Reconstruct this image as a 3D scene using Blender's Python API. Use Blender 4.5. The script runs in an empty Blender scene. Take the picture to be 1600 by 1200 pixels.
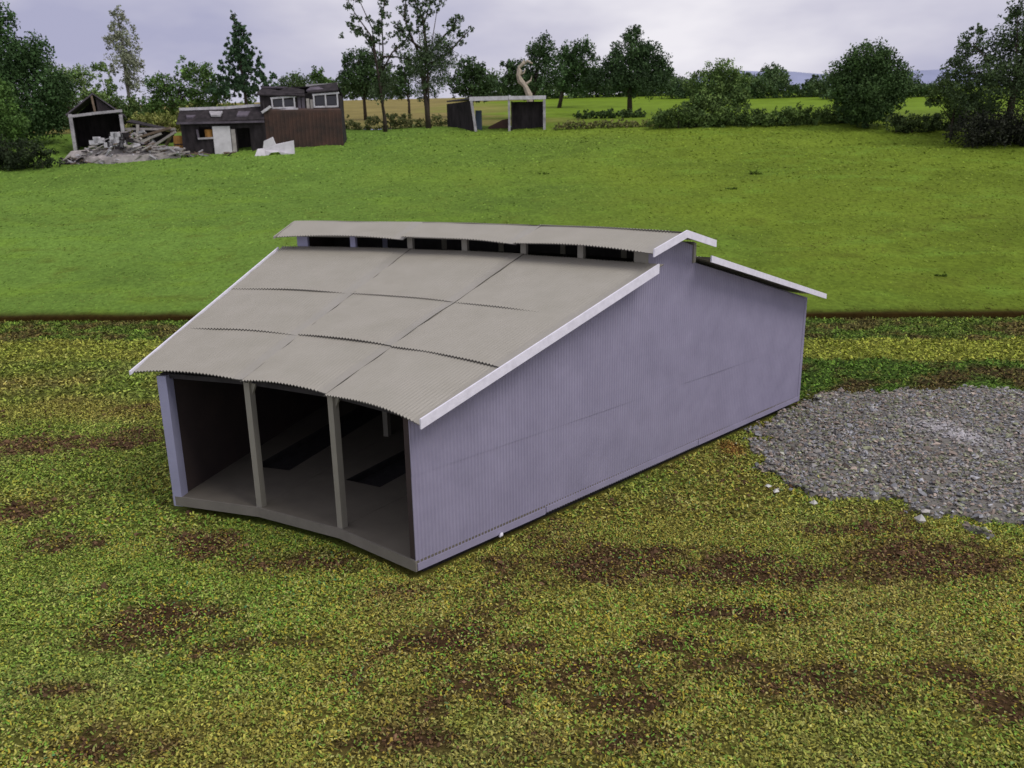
import bpy, math, random
import numpy as np
from mathutils import Vector

random.seed(7)
rng = np.random.default_rng(11)
sc = bpy.context.scene
COL = sc.collection

# ------------------------------------------------------------------ camera, sky, sun, exposure
FPX, PITCH, ROLL, YAW = 1248.4, 0.26516, -0.01687, 0.51438          # focal length in pixels of a 1600 px wide frame
CAM = np.array([18.2544, -17.8187, 11.6952])
fw_h = np.array([-math.sin(YAW), math.cos(YAW), 0.0])               # level forward direction
rt_h = np.array([math.cos(YAW), math.sin(YAW), 0.0])                # level right direction
fw_c = fw_h * math.cos(PITCH) + np.array([0, 0, -math.sin(PITCH)])
up_c = np.cross(rt_h, fw_c)
rt_r = rt_h * math.cos(ROLL) + up_c * math.sin(ROLL)
up_r = -rt_h * math.sin(ROLL) + up_c * math.cos(ROLL)
cam_d = bpy.data.cameras.new('camera')
cam = bpy.data.objects.new('camera', cam_d); COL.objects.link(cam)
from mathutils import Matrix
m = Matrix.Identity(4)
for i in range(3):
    m[i][0] = rt_r[i]; m[i][1] = up_r[i]; m[i][2] = -fw_c[i]; m[i][3] = CAM[i]
cam.matrix_world = m
cam_d.sensor_fit = 'HORIZONTAL'; cam_d.sensor_width = 36.0
cam_d.lens = 36.0 * FPX / 1600.0
cam_d.clip_start = 0.1; cam_d.clip_end = 5000
cam_d.dof.use_dof = True; cam_d.dof.focus_distance = 25.0; cam_d.dof.aperture_fstop = 0.75
sc.camera = cam

world = bpy.data.worlds.new('World'); sc.world = world; world.use_nodes = True
nt = world.node_tree; nt.nodes.clear()
wo = nt.nodes.new('ShaderNodeOutputWorld'); bg = nt.nodes.new('ShaderNodeBackground')
tc = nt.nodes.new('ShaderNodeTexCoord'); mp = nt.nodes.new('ShaderNodeMapping')
mp.inputs['Scale'].default_value = (1.0, 1.0, 2.6)
n1 = nt.nodes.new('ShaderNodeTexNoise'); n1.inputs['Scale'].default_value = 2.3; n1.inputs['Detail'].default_value = 5; n1.inputs['Roughness'].default_value = 0.5
rp = nt.nodes.new('ShaderNodeValToRGB')
rp.color_ramp.elements[0].position = 0.34; rp.color_ramp.elements[0].color = (0.385, 0.39, 0.54, 1)
rp.color_ramp.elements[1].position = 0.62; rp.color_ramp.elements[1].color = (0.80, 0.78, 0.83, 1)
e = rp.color_ramp.elements.new(0.47); e.color = (0.55, 0.54, 0.645, 1)
nt.links.new(tc.outputs['Generated'], mp.inputs['Vector']); nt.links.new(mp.outputs['Vector'], n1.inputs['Vector'])
nt.links.new(n1.outputs['Fac'], rp.inputs['Fac']); nt.links.new(rp.outputs['Color'], bg.inputs['Color'])
bg.inputs['Strength'].default_value = 1.08
nt.links.new(bg.outputs['Background'], wo.inputs['Surface'])

sun_d = bpy.data.lights.new('sun', 'SUN'); sun_d.energy = 1.6; sun_d.angle = math.radians(28); sun_d.color = (1.0, 0.95, 0.9)
sun = bpy.data.objects.new('sun', sun_d); COL.objects.link(sun)
sdir = Vector((0.62, 0.02, 0.78)).normalized()                       # towards the light
sun.rotation_euler = sdir.to_track_quat('Z', 'Y').to_euler()

vs = sc.view_settings
vs.view_transform = 'Standard'; vs.look = 'None'; vs.exposure = 0.0; vs.gamma = 1.0; vs.use_curve_mapping = False

# ------------------------------------------------------------------ helpers
def lin(r, g, b):
    f = lambda c: (c / 255 / 12.92) if c / 255 <= 0.04045 else ((c / 255 + 0.055) / 1.055) ** 2.4
    return (f(r), f(g), f(b))

def tag(o, label=None, cat=None, group=None, kind=None):
    if label: o['label'] = label
    if cat: o['category'] = cat
    if group: o['group'] = group
    if kind: o['kind'] = kind
    return o

def empty(name, loc=(0, 0, 0), rz=0.0):
    o = bpy.data.objects.new(name, None); COL.objects.link(o)
    o.location = loc; o.rotation_euler = (0, 0, rz); o.empty_display_size = 0.3
    return o

def mesh_obj(name, verts, faces, mat=None, parent=None, smooth=False, colors=None):
    me = bpy.data.meshes.new(name)
    verts = np.asarray(verts, dtype=np.float32)
    if isinstance(faces, np.ndarray):
        k = faces.shape[1]; nf = len(faces)
        me.vertices.add(len(verts)); me.vertices.foreach_set('co', verts.ravel())
        me.loops.add(nf * k); me.loops.foreach_set('vertex_index', faces.astype(np.int32).ravel())
        me.polygons.add(nf); me.polygons.foreach_set('loop_start', np.arange(0, nf * k, k, dtype=np.int32))
        me.update(calc_edges=True)
    else:
        me.from_pydata([tuple(map(float, v)) for v in verts], [], faces); me.update()
    if colors is not None:
        at = me.color_attributes.new('Col', 'FLOAT_COLOR', 'POINT')
        c4 = np.ones((len(verts), 4), dtype=np.float32); c4[:, :3] = colors
        at.data.foreach_set('color', c4.ravel())
    me.polygons.foreach_set('use_smooth', np.full(len(me.polygons), bool(smooth)))
    if mat: me.materials.append(mat)
    o = bpy.data.objects.new(name, me); COL.objects.link(o)
    if parent: o.parent = parent
    return o

class MB:
    """collects prisms and tubes that belong to ONE part"""
    def __init__(s): s.v = []; s.f = []
    def box(s, x0, x1, y0, y1, z0, z1):
        b = len(s.v)
        s.v += [(x, y, z) for z in (z0, z1) for (x, y) in ((x0, y0), (x1, y0), (x1, y1), (x0, y1))]
        s.f += [[b, b+3, b+2, b+1], [b+4, b+5, b+6, b+7]] + [[b+i, b+(i+1) % 4, b+4+(i+1) % 4, b+4+i] for i in range(4)]
        return s
    def prism(s, loop, off):
        """closed loop of 3D points, extruded by the vector off"""
        b = len(s.v); n = len(loop)
        s.v += [tuple(p) for p in loop] + [tuple(np.add(p, off)) for p in loop]
        s.f += [list(range(b, b+n))[::-1], list(range(b+n, b+2*n))] + [[b+i, b+(i+1) % n, b+n+(i+1) % n, b+n+i] for i in range(n)]
        return s
    def bar(s, p, q, w, h):
        p = np.array(p, float); q = np.array(q, float); d = q - p; d = d / np.linalg.norm(d)
        a = np.cross(d, (0, 0, 1.0)); 
        if np.linalg.norm(a) < 1e-3: a = np.array([1.0, 0, 0])
        a = a / np.linalg.norm(a); c = np.cross(a, d)
        lp = [p + a*w/2 + c*h/2, p - a*w/2 + c*h/2, p - a*w/2 - c*h/2, p + a*w/2 - c*h/2]
        return s.prism(lp, q - p)
    def tube(s, pts, rad, n=7):
        pts = [np.array(p, float) for p in pts]; rings = []
        for i, p in enumerate(pts):
            d = pts[min(i+1, len(pts)-1)] - pts[max(i-1, 0)]; d = d / (np.linalg.norm(d) + 1e-9)
            a = np.cross(d, (0.31, 0.9, 0.17)); a /= np.linalg.norm(a); c = np.cross(d, a)
            b = len(s.v); rings.append(b)
            for k in range(n):
                t = 2 * math.pi * k / n
                s.v.append(tuple(p + rad[i] * (math.cos(t) * a + math.sin(t) * c)))
        for i in range(len(pts) - 1):
            for k in range(n):
                s.f.append([rings[i]+k, rings[i]+(k+1) % n, rings[i+1]+(k+1) % n, rings[i+1]+k])
        s.f.append([rings[0]+k for k in range(n)][::-1]); s.f.append([rings[-1]+k for k in range(n)])
        return s
    def build(s, name, mat, parent=None, smooth=False):
        return mesh_obj(name, s.v, s.f, mat, parent, smooth)

def material(name, col, rough=0.7, var=0.12, scale=1.5, col2=None, bump=0.0, bscale=30, spec=0.3, attr=False, metallic=0.0, stretch=None):
    mt = bpy.data.materials.new(name); mt.use_nodes = True
    t = mt.node_tree; b = t.nodes['Principled BSDF']
    b.inputs['Roughness'].default_value = rough; b.inputs['Specular IOR Level'].default_value = spec; b.inputs['Metallic'].default_value = metallic
    co = t.nodes.new('ShaderNodeTexCoord'); vec = co.outputs['Object']
    if stretch:
        mp = t.nodes.new('ShaderNodeMapping'); mp.inputs['Scale'].default_value = stretch
        t.links.new(vec, mp.inputs['Vector']); vec = mp.outputs['Vector']
    no = t.nodes.new('ShaderNodeTexNoise'); no.inputs['Scale'].default_value = scale; no.inputs['Detail'].default_value = 6; no.inputs['Roughness'].default_value = 0.62
    t.links.new(vec, no.inputs['Vector'])
    mr = t.nodes.new('ShaderNodeMapRange'); mr.inputs['From Min'].default_value = 0.3; mr.inputs['From Max'].default_value = 0.7
    t.links.new(no.outputs['Fac'], mr.inputs['Value'])
    mx = t.nodes.new('ShaderNodeMix'); mx.data_type = 'RGBA'
    t.links.new(mr.outputs['Result'], mx.inputs['Factor'])
    if attr:
        at = t.nodes.new('ShaderNodeAttribute'); at.attribute_name = 'Col'
        h1 = t.nodes.new('ShaderNodeMix'); h1.data_type = 'RGBA'; h1.blend_type = 'MULTIPLY'; h1.inputs['Factor'].default_value = 1
        mx.inputs['A'].default_value = (1-var, 1-var, 1-var, 1); mx.inputs['B'].default_value = (1+var, 1+var, 1+var, 1)
        t.links.new(at.outputs['Color'], h1.inputs['A']); t.links.new(mx.outputs['Result'], h1.inputs['B'])
        t.links.new(h1.outputs['Result'], b.inputs['Base Color'])
    else:
        c2 = col2 if col2 else tuple(min(1, c * (1 + var)) for c in col)
        c1 = col if col2 else tuple(c * (1 - var) for c in col)
        mx.inputs['A'].default_value = (*c1, 1); mx.inputs['B'].default_value = (*c2, 1)
        t.links.new(mx.outputs['Result'], b.inputs['Base Color'])
    if bump > 0:
        n2 = t.nodes.new('ShaderNodeTexNoise'); n2.inputs['Scale'].default_value = bscale; n2.inputs['Detail'].default_value = 4
        t.links.new(vec, n2.inputs['Vector'])
        bp = t.nodes.new('ShaderNodeBump'); bp.inputs['Strength'].default_value = bump; bp.inputs['Distance'].default_value = 0.05
        t.links.new(n2.outputs['Fac'], bp.inputs['Height']); t.links.new(bp.outputs['Normal'], b.inputs['Normal'])
    return mt

# fractal value noise on the ground plane
_T = rng.random((256, 256)).astype(np.float32)
def vnoise(x, y):
    xi = np.floor(x).astype(int); yi = np.floor(y).astype(int); fx = x - xi; fy = y - yi
    fx = fx*fx*(3-2*fx); fy = fy*fy*(3-2*fy)
    g = lambda a, b: _T[a & 255, b & 255]
    return (g(xi, yi)*(1-fx)+g(xi+1, yi)*fx)*(1-fy) + (g(xi, yi+1)*(1-fx)+g(xi+1, yi+1)*fx)*fy
def fbm(x, y, o=4):
    s = 0; a = 0.5; t = 0
    for k in range(o):
        s = s + a * vnoise(x * 2**k + 17.3*k, y * 2**k + 5.1*k); t += a; a *= 0.55
    return s / t

def ray(u, v): return fw_c + rt_r * (u - 800) / FPX - up_r * (v - 600) / FPX
def onplane(u, v, z=0.0):
    d = ray(u, v); return CAM + d * ((z - CAM[2]) / d[2])
def FL(p):                                                            # forward / lateral coordinates about the camera's foot
    q = np.asarray(p)[..., :2] - CAM[:2]
    return q @ fw_h[:2], q @ rt_h[:2]
def XY(f, l):
    f = np.asarray(f, float); l = np.asarray(l, float)
    return np.stack([CAM[0] + f*fw_h[0] + l*rt_h[0], CAM[1] + f*fw_h[1] + l*rt_h[1]], -1)
def seam(l): return 62.4 - 0.07 * np.asarray(l)

# ------------------------------------------------------------------ the setting: turf base, field, far field, hills
BROWN = [(60,698,120,17),(40,800,60,22),(95,850,75,18),(330,850,60,20),(470,880,110,22),(640,925,60,14),(250,985,120,38),(150,1172,110,30),(750,1075,90,42),(980,1100,120,34),
         (1195,1078,55,30),(1360,1085,110,28),(1560,1100,70,34),(1450,880,220,30),(1150,878,150,22),(905,882,110,26),(800,880,55,16),(560,1165,60,16),(1010,1160,140,26),(900,1050,160,30),(1120,1040,120,30),(1280,1060,150,32),(1480,1060,120,32),(640,1160,100,24),(700,1000,60,24),(1150,960,120,14),(1300,900,260,22),(1100,895,180,22),(1010,870,120,20),(300,960,90,20),(380,1010,120,16),(100,1080,90,14),(330,680,22,10),(1310,830,90,12),(1060,1010,80,22),(820,1010,60,16)]
patches = []
for (u, v, ru, rv) in BROWN:
    c = onplane(u, v); f, l = FL(c); e1 = FL(onplane(u+ru, v)); e2 = FL(onplane(u, v-rv))
    patches.append((float(f), float(l), abs(float(e1[1]-l)), abs(float(e2[0]-f))))
def brownness(f, l):
    x = XY(f, l); n = fbm(x[..., 0]*0.9, x[..., 1]*0.9, 4); n2 = fbm(x[..., 0]*0.28+9, x[..., 1]*0.28, 3)
    b = np.zeros_like(f)
    for (pf, pl, rl, rf) in patches:
        d = ((f-pf)/rf)**2 + ((l-pl)/rl)**2
        b = np.maximum(b, np.exp(-d*0.8))
    sp = fbm(x[..., 0]*2.7+5, x[..., 1]*2.7, 3)
    b = b * (0.1 + 1.0*n + 0.7*sp) + np.clip((sp-.58)*2.0, 0, .35)*(f < 42) + np.clip((n2-0.56)*2.6, 0, .6) * (f < 40)
    return np.clip((b - 0.33) * 1.35, 0, 1)
GRAVEL = [FL(onplane(u, v)) for (u, v) in [(1168,694),(1205,655),(1252,630),(1300,617),(1600,612),(1900,600),(1900,850),(1700,835),(1600,822),(1510,818),(1440,808),(1390,792),(1330,787),(1262,778),(1225,760),(1195,730)]]
GRAVEL = np.array([[float(a), float(b)] for a, b in GRAVEL])
def in_gravel(f, l, wob=True):
    x = XY(f, l)
    if wob:
        f = f + (fbm(x[..., 0]*1.1, x[..., 1]*1.1, 3)-.5)*2.4; l = l + (fbm(x[..., 0]*1.1+40, x[..., 1]*1.1, 3)-.5)*2.4
    ins = np.zeros(np.shape(f), bool); n = len(GRAVEL); j = n-1
    for i in range(n):
        fi, li = GRAVEL[i]; fj, lj = GRAVEL[j]
        c = ((li > l) != (lj > l)) & (f < (fj-fi)*(l-li)/(lj-li+1e-9)+fi); ins ^= c; j = i
    return ins
ORANGE = FL(onplane(1143, 702))
def turf_color(f, l):
    """base colour of the scattered turf: olive in front, bands further back"""
    x = XY(f, l); d = f - seam(l)
    n = fbm(x[..., 0]*0.5, x[..., 1]*0.5, 4)[..., None]; n3 = fbm(x[..., 0]*0.16+3, x[..., 1]*0.16+8, 3)[..., None]
    olive = np.array([0.238, 0.220, 0.046]); lush = np.array([0.185, 0.245, 0.040]); dry = np.array([0.265, 0.228, 0.062])
    c = olive + (lush-olive)*np.clip((n3-.42)*4, 0, 1) + (dry-olive)*np.clip((n-.55)*4, 0, 1)
    yel = np.array([0.255, 0.285, 0.040]); dkg = np.array([0.075, 0.14, 0.018]); brn = np.array([0.085, 0.062, 0.022])
    dd = d[..., None] + (n-.5)*3.0
    sm = lambda a, b, t: np.clip((t-a)/(b-a), 0, 1)
    right = np.clip((l+5)/14, 0.0, 1)[..., None]
    far = dkg*(1-sm(.45, .62, n)) + brn*sm(.45, .62, n)
    w_far = sm(-8.2, -7.6, dd)*0.85
    w_mid = sm(-24.5, -22.5, dd)*(1-sm(-14.2, -13.4, dd))*(0.2+0.8*right)
    w_yel = sm(-14.0, -13.2, dd)*(1-sm(-8.4, -7.8, dd))*(0.55+0.45*right)
    c = c + (far-c)*w_far; c = c + (far-c)*w_mid; c = c + (yel-c)*w_yel
    b = brownness(f, l)[..., None]*(1-w_yel)
    c = c + (np.array([0.105, 0.060, 0.026])-c)*b
    o = np.exp(-(((f-ORANGE[0])/1.1)**2 + ((l-ORANGE[1])/0.55)**2)**2)[..., None]
    c = c + (np.array([0.28, 0.145, 0.04])-c)*np.clip(o, 0, 1)
    return c, b[..., 0]

def ground_z(f, l):
    x = XY(f, l)
    return (fbm(x[..., 0]*0.22, x[..., 1]*0.22, 3)-.5)*0.10

m_ground = material('turf_base', (0.1, 0.1, 0.03), rough=0.95, var=0.35, scale=5, attr=True, bump=0.9, bscale=14, spec=0.1)
gf = np.concatenate([np.linspace(4, 24, 110), np.linspace(24.2, 62.2, 130)]); gl = np.linspace(-75, 75, 260)
GF, GL = np.meshgrid(gf, gl, indexing='ij')
GFs = np.where(GF > 24, 24 + (GF-24)*(seam(GL)-24+0.05)/(62.2-24), GF)      # last row meets the field's edge
gxy = XY(GFs, GL); gz = ground_z(GFs, GL)
gc, _ = turf_color(GFs, GL)
gv = np.concatenate([gxy, gz[..., None]], -1).reshape(-1, 3)
na, nb = GF.shape
idx = np.arange(na*nb).reshape(na, nb)
q = np.stack([idx[:-1, :-1], idx[:-1, 1:], idx[1:, 1:], idx[1:, :-1]], -1).reshape(-1, 4)
ground = mesh_obj('ground', gv, q, m_ground, None, True, gc.reshape(-1, 3)*0.55)
tag(ground, 'olive and brown scenic turf mat under the grey shed', 'ground', kind='structure')

LIP = 0.34
def terrain(f, l):
    d = f - seam(l)
    z = LIP + 0.209*np.clip(d, 0, 88) + 0.123*np.clip(d-88, 0, 122) - 0.03*np.clip(d-210, 0, 1e9)
    return z
def hit(u, v):
    """where the sight line through a spot of the landscape meets the terrain"""
    d = ray(u, v); d = d / (d @ fw_h)
    t = 61.0
    while t < 900:
        p = CAM + d*t; f, l = FL(p)
        if p[2] <= terrain(f, l) and f > seam(l): return p, t
        t += 0.25
    return CAM + d*300, 300.0

def projv(p):
    d = np.asarray(p, float)-CAM; z = float(d @ fw_c)
    return 600-FPX*float(d @ up_r)/z, z

m_field = material('meadow', (0.1, 0.2, 0.01), rough=0.95, var=0.30, scale=2.4, attr=True, bump=0.9, bscale=2.6, spec=0.05)
ff = np.concatenate([[0, 0.0, 0.35, 0.8, 1.2, 1.7, 2.4, 3.2], np.linspace(4, 90, 150)]); fl = np.linspace(-125, 125, 300)
A, B = np.meshgrid(ff, fl, indexing='ij'); Fv = seam(B)+A
fz = terrain(Fv, B); fz[0] = -0.3
xy = XY(Fv, B)
fz[2:] += ((fbm(xy[..., 0]*.09, xy[..., 1]*.09, 3)-.5)*0.9*np.clip(A/8, 0, 1) + (fbm(xy[..., 0]*.6, xy[..., 1]*.6, 3)-.5)*0.25)[2:]
nn = fbm(B*0.06, A*0.10, 4)[..., None]; n2 = fbm(B*0.35+7, A*0.5, 4)[..., None]
gl_ = np.array([0.125, 0.212, 0.036]); gr_ = np.array([0.130, 0.185, 0.020]); dk = np.array([0.075, 0.085, 0.012])
w = np.clip((B+25)/55 + (nn[..., 0]-.5)*0.8, 0, 1)[..., None]
fc = gl_*(1-w) + gr_*w
fc = fc*(0.70+0.6*nn)*(0.75+0.5*n2)
fc = fc + (dk-fc)*np.clip((n2-.58)*3.0, 0, .75)*np.clip(1.3-A/60, 0.15, 1)[..., None]
pale = np.array([0.15, 0.25, 0.03]); fc = fc + (pale-fc)*np.clip((fbm(B*0.2+31, A*0.5, 3)[..., None]-.58)*3, 0, .6)
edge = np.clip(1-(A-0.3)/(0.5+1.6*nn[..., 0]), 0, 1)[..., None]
fc = fc + (np.array([0.030, 0.018, 0.004])-fc)*edge  # brown seam band, darkened at the lip to stand for the shadow gap
na, nb = A.shape; idx = np.arange(na*nb).reshape(na, nb)
q = np.stack([idx[:-1, :-1], idx[:-1, 1:], idx[1:, 1:], idx[1:, :-1]], -1).reshape(-1, 4)
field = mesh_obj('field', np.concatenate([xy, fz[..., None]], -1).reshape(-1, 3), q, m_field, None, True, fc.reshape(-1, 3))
# meadow grass: short tufts that break the surface up
mn = 120000
mA = rng.random(mn)**1.35*86+0.6; mB = (rng.random(mn)*2-1)*(58+0.62*mA); mF = seam(mB)+mA
mx_ = XY(mF, mB); mz = terrain(mF, mB) + (fbm(mx_[:, 0]*.09, mx_[:, 1]*.09, 3)-.5)*0.9*np.clip(mA/8, 0, 1) + (fbm(mx_[:, 0]*.6, mx_[:, 1]*.6, 3)-.5)*.25
mn1 = fbm(mB*.06, mA*.10, 4)[:, None]; mn2 = fbm(mB*.30+7, mA*.45, 4)[:, None]; w_ = np.clip((mB+25)/55+(mn1[:, 0]-.5)*.8, 0, 1)[:, None]
mc = (gl_*(1-w_)+gr_*w_)*np.exp(rng.normal(.08, .20, (mn, 1)))*(0.78+.46*mn2)
lowp = np.clip(1.25-mA/42, 0, 1)[:, None]
mc = mc + (np.array([.085, .072, .022])-mc)*(np.clip((mn2-.54)*3.6, 0, .6)*lowp)
mc = mc + (np.array([.26, .33, .07])-mc)*((rng.random((mn, 1)) < .08)*.45)
mc = mc + (np.array([.06, .05, .01])-mc)*np.clip(1-(mA-.3)/1.4, 0, .85)[:, None]  # tufts by the seam take the same painted dark band
mh = (0.16+.003*mA)*rng.uniform(.5, 1.4, mn); mw = (0.14+.0028*mA)*rng.uniform(.5, 1.5, mn)
a_ = rng.normal(0, .7, mn)+YAW; dx_ = np.stack([np.cos(a_)*mw/2, np.sin(a_)*mw/2, rng.normal(0, .12, mn)*mw], -1)
up_ = np.stack([(fw_h[0]+rng.normal(0, .4, mn))*mh, (fw_h[1]+rng.normal(0, .4, mn))*mh, mh*rng.uniform(.30, .52, mn)], -1); P0 = np.column_stack([mx_, mz-.03])
mV = np.stack([P0-dx_, P0+dx_, P0+dx_*.5+up_, P0-dx_*.6+up_*.85], 1).reshape(-1, 3)
m_mgrass = material('meadow_grass_blade', (1, 1, 1), rough=0.9, var=0.1, scale=.5, attr=True, spec=0.05)
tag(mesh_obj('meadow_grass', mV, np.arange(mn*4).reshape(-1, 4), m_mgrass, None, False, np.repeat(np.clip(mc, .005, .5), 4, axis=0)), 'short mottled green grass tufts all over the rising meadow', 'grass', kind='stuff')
tag(field, 'bright green meadow rising behind the grey shed', 'field', kind='structure')

m_far = material('far_meadow', (0.1, 0.2, 0.01), rough=0.95, var=0.15, scale=0.4, attr=True, spec=0.05)
ff = np.linspace(89.5, 330, 80); fl = np.linspace(-300, 300, 160)
A, B = np.meshgrid(ff, fl, indexing='ij'); Fv = seam(B)+A
xy = XY(Fv, B); fz = terrain(Fv, B) - 0.1
az = B/(Fv)                                                            # bearing: straw field on the left, pasture on the right
tan = np.array([0.235, 0.195, 0.068]); grn = np.array([0.15, 0.235, 0.02])
n4 = fbm(B*0.05, A*0.08, 3)
wl = np.clip((0.04-az)*9 + (n4-.5)*2.0, 0, 1)[..., None]
fc = grn*(1-wl)+tan*wl; fc = fc*(0.75+0.5*fbm(B*.2, A*.3, 3)[..., None])
rough_strip = np.clip(1-(A-90)/26, 0, 1)[..., None]
fc = fc + (np.array([0.10, 0.12, 0.025])-fc)*rough_strip*0.55
na, nb = A.shape; idx = np.arange(na*nb).reshape(na, nb)
q = np.stack([idx[:-1, :-1], idx[:-1, 1:], idx[1:, 1:], idx[1:, :-1]], -1).reshape(-1, 4)
far = mesh_obj('far_field', np.concatenate([xy, fz[..., None]], -1).reshape(-1, 3), q, m_far, None, True, fc.reshape(-1, 3))
tag(far, 'straw and pasture field beyond the hedge line', 'field', kind='structure')

m_hill = material('hill_haze', lin(150, 156, 182), rough=1, var=0.12, scale=0.02, spec=0.0)  # distance haze is put into the hills' base colour
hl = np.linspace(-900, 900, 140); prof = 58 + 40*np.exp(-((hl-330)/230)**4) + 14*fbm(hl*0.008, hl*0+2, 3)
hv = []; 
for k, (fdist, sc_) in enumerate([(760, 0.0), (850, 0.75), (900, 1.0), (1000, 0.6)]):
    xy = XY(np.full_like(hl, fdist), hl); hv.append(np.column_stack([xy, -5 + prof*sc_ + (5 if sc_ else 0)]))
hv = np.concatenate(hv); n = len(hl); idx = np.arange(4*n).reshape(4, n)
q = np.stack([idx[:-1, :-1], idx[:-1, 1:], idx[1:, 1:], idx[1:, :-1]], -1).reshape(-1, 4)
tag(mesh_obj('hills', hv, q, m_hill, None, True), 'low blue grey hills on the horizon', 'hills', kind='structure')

# ------------------------------------------------------------------ the grey shed: three wedge bays about a common centre
TH = 0.18789; R0 = 19.08
HW = TH/2
def fan(r, k, z=0.0, o=0.0):
    """point on the radial line k (in bays from the axis), o metres to its right"""
    a = TH*k
    return np.array([r*math.sin(a)+o*math.cos(a), r*math.cos(a)-o*math.sin(a)-R0, z])
def bayp(kc, xb, yb, z):
    a = TH*kc
    return np.array([xb*math.cos(a)+yb*math.sin(a), -xb*math.sin(a)+yb*math.cos(a)-R0, z])

def painted(name, col, rough, streak, spec=0.4, tint=None):
    mt = material(name, col, rough=rough, var=0.07, scale=0.9, bump=0.12, bscale=45, spec=spec, col2=tint)
    return mt
m_roof = painted('roof_paint', (0.285, 0.268, 0.222), 0.42, 0.1, 0.5, (0.325, 0.305, 0.260))
m_wall = painted('wall_paint', (0.270, 0.252, 0.350), 0.5, 0.1, 0.4, (0.325, 0.303, 0.415))
m_post = painted('post_paint', (0.26, 0.245, 0.205), 0.6, 0.1)
m_lpost = painted('end_post_paint', (0.33, 0.33, 0.47), 0.6, 0.1)
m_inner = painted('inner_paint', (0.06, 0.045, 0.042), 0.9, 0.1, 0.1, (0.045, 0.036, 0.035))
m_floor = material('floor_paint', (0.145, 0.130, 0.105), rough=0.7, var=0.12, scale=0.8, bump=0.15, bscale=25)
m_edge = material('edge_paint', (0.19, 0.175, 0.15), rough=0.7, var=0.15, scale=1.2, bump=0.15, bscale=25)
m_white = material('white_board_paint', (0.84, 0.82, 0.90), rough=0.5, var=0.05, scale=4.0, col2=(0.70, 0.68, 0.75), bump=0.1, bscale=25)
m_edge_shade = material('sheet_edge_shade', (0.12, 0.112, 0.10), rough=0.9, var=0.3, scale=4)  # gap shadow at the seams, painted dark on the sheets' edge faces
m_dark = material('dark_card_and_shade', (0.035, 0.032, 0.034), rough=0.9, var=0.3, scale=3)  # dark parts; on the under-roof sheets and pits it stands in for shade

shed = empty('engine_shed', (0, 0, 0))
tag(shed, 'grey corrugated wedge-shaped shed with three open bays and a raised roof vent', 'shed')

AMP, WAVE = 0.022, 0.135
def sheet(name, kc, ra, rb, za, zb, xl=None, xr=None, lift=0.0, camber=0.1, parent=shed, mat=m_roof, thick=0.028, seed=0, rows=9, sagr=0.0, sagl=0.0, lap=0.0):
    """one corrugated roof sheet of bay kc from radius ra (height za) to rb (zb); xl/xr widen its side edges"""
    r = np.random.default_rng(seed+int(ra*10))
    ya, yb = ra*math.cos(HW), rb*math.cos(HW)
    wmax = max(ya, yb)*math.tan(HW)*2+2
    cols = int(wmax/WAVE*5)
    t = np.linspace(0, 1, cols); s = np.linspace(0, 1, rows)
    S, T = np.meshgrid(s, t, indexing='ij')
    Y = ya + (yb-ya)*S
    XL = -Y*math.tan(HW) + (xl or 0.0); XR = Y*math.tan(HW) + (xr or 0.0)
    X = XL + (XR-XL)*T
    Yj = Y + np.where(S < 0.001, (fbm(X*0.5+seed, X*0+seed, 2)-.5)*0.07, 0)
    Z = za + (zb-za)*S + lift*(1-S) + lap
    Z = Z + camber*(1-(2*T-1)**2)*(0.75+0.5*r.random())*(1-0.6*S) + (fbm(X*.35+seed*3, Y*.35, 2)-.5)*0.05*1.4
    Z = Z - sagr*np.clip(T-.5, 0, 1)**2*4*(1-S) - sagl*np.clip(.5-T, 0, 1)**2*4*(1-S)
    cr = np.clip(fbm(Y*.55+seed*7.7, Y*0+seed, 2)-.5, 0, 1)*5              # the free side edge curls up here and there
    Z = Z + 0.022*cr*np.clip((T-.94)/.06, 0, 1)**2
    flat_ = 1-np.clip((T-.90)/.03, 0, 1)*.85                               # side lap pressed flat
    Z = Z + AMP*flat_*np.sin(2*math.pi*X/WAVE)
    a = TH*kc
    px = X*math.cos(a)+Yj*math.sin(a); py = -X*math.sin(a)+Yj*math.cos(a)-R0
    top = np.stack([px, py, Z], -1).reshape(-1, 3); bot = top - np.array([0, 0, thick])
    na, nb = X.shape; i = np.arange(na*nb).reshape(na, nb); N = na*nb
    g = np.stack([i[:-1, :-1], i[:-1, 1:], i[1:, 1:], i[1:, :-1]], -1).reshape(-1, 4)
    if yb < ya: g = g[:, ::-1]
    per = np.concatenate([i[0, :], i[1:, -1], i[-1, -2::-1], i[-2:0:-1, 0]])
    sd = np.stack([per, np.roll(per, -1), np.roll(per, -1)+N, per+N], -1)
    if yb >= ya: sd = sd[:, ::-1]
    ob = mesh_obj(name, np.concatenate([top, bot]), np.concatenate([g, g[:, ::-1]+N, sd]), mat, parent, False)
    ob.data.materials.append(m_edge_shade)
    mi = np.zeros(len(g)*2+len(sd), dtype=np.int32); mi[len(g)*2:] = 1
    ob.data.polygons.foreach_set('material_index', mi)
    return ob

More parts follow.
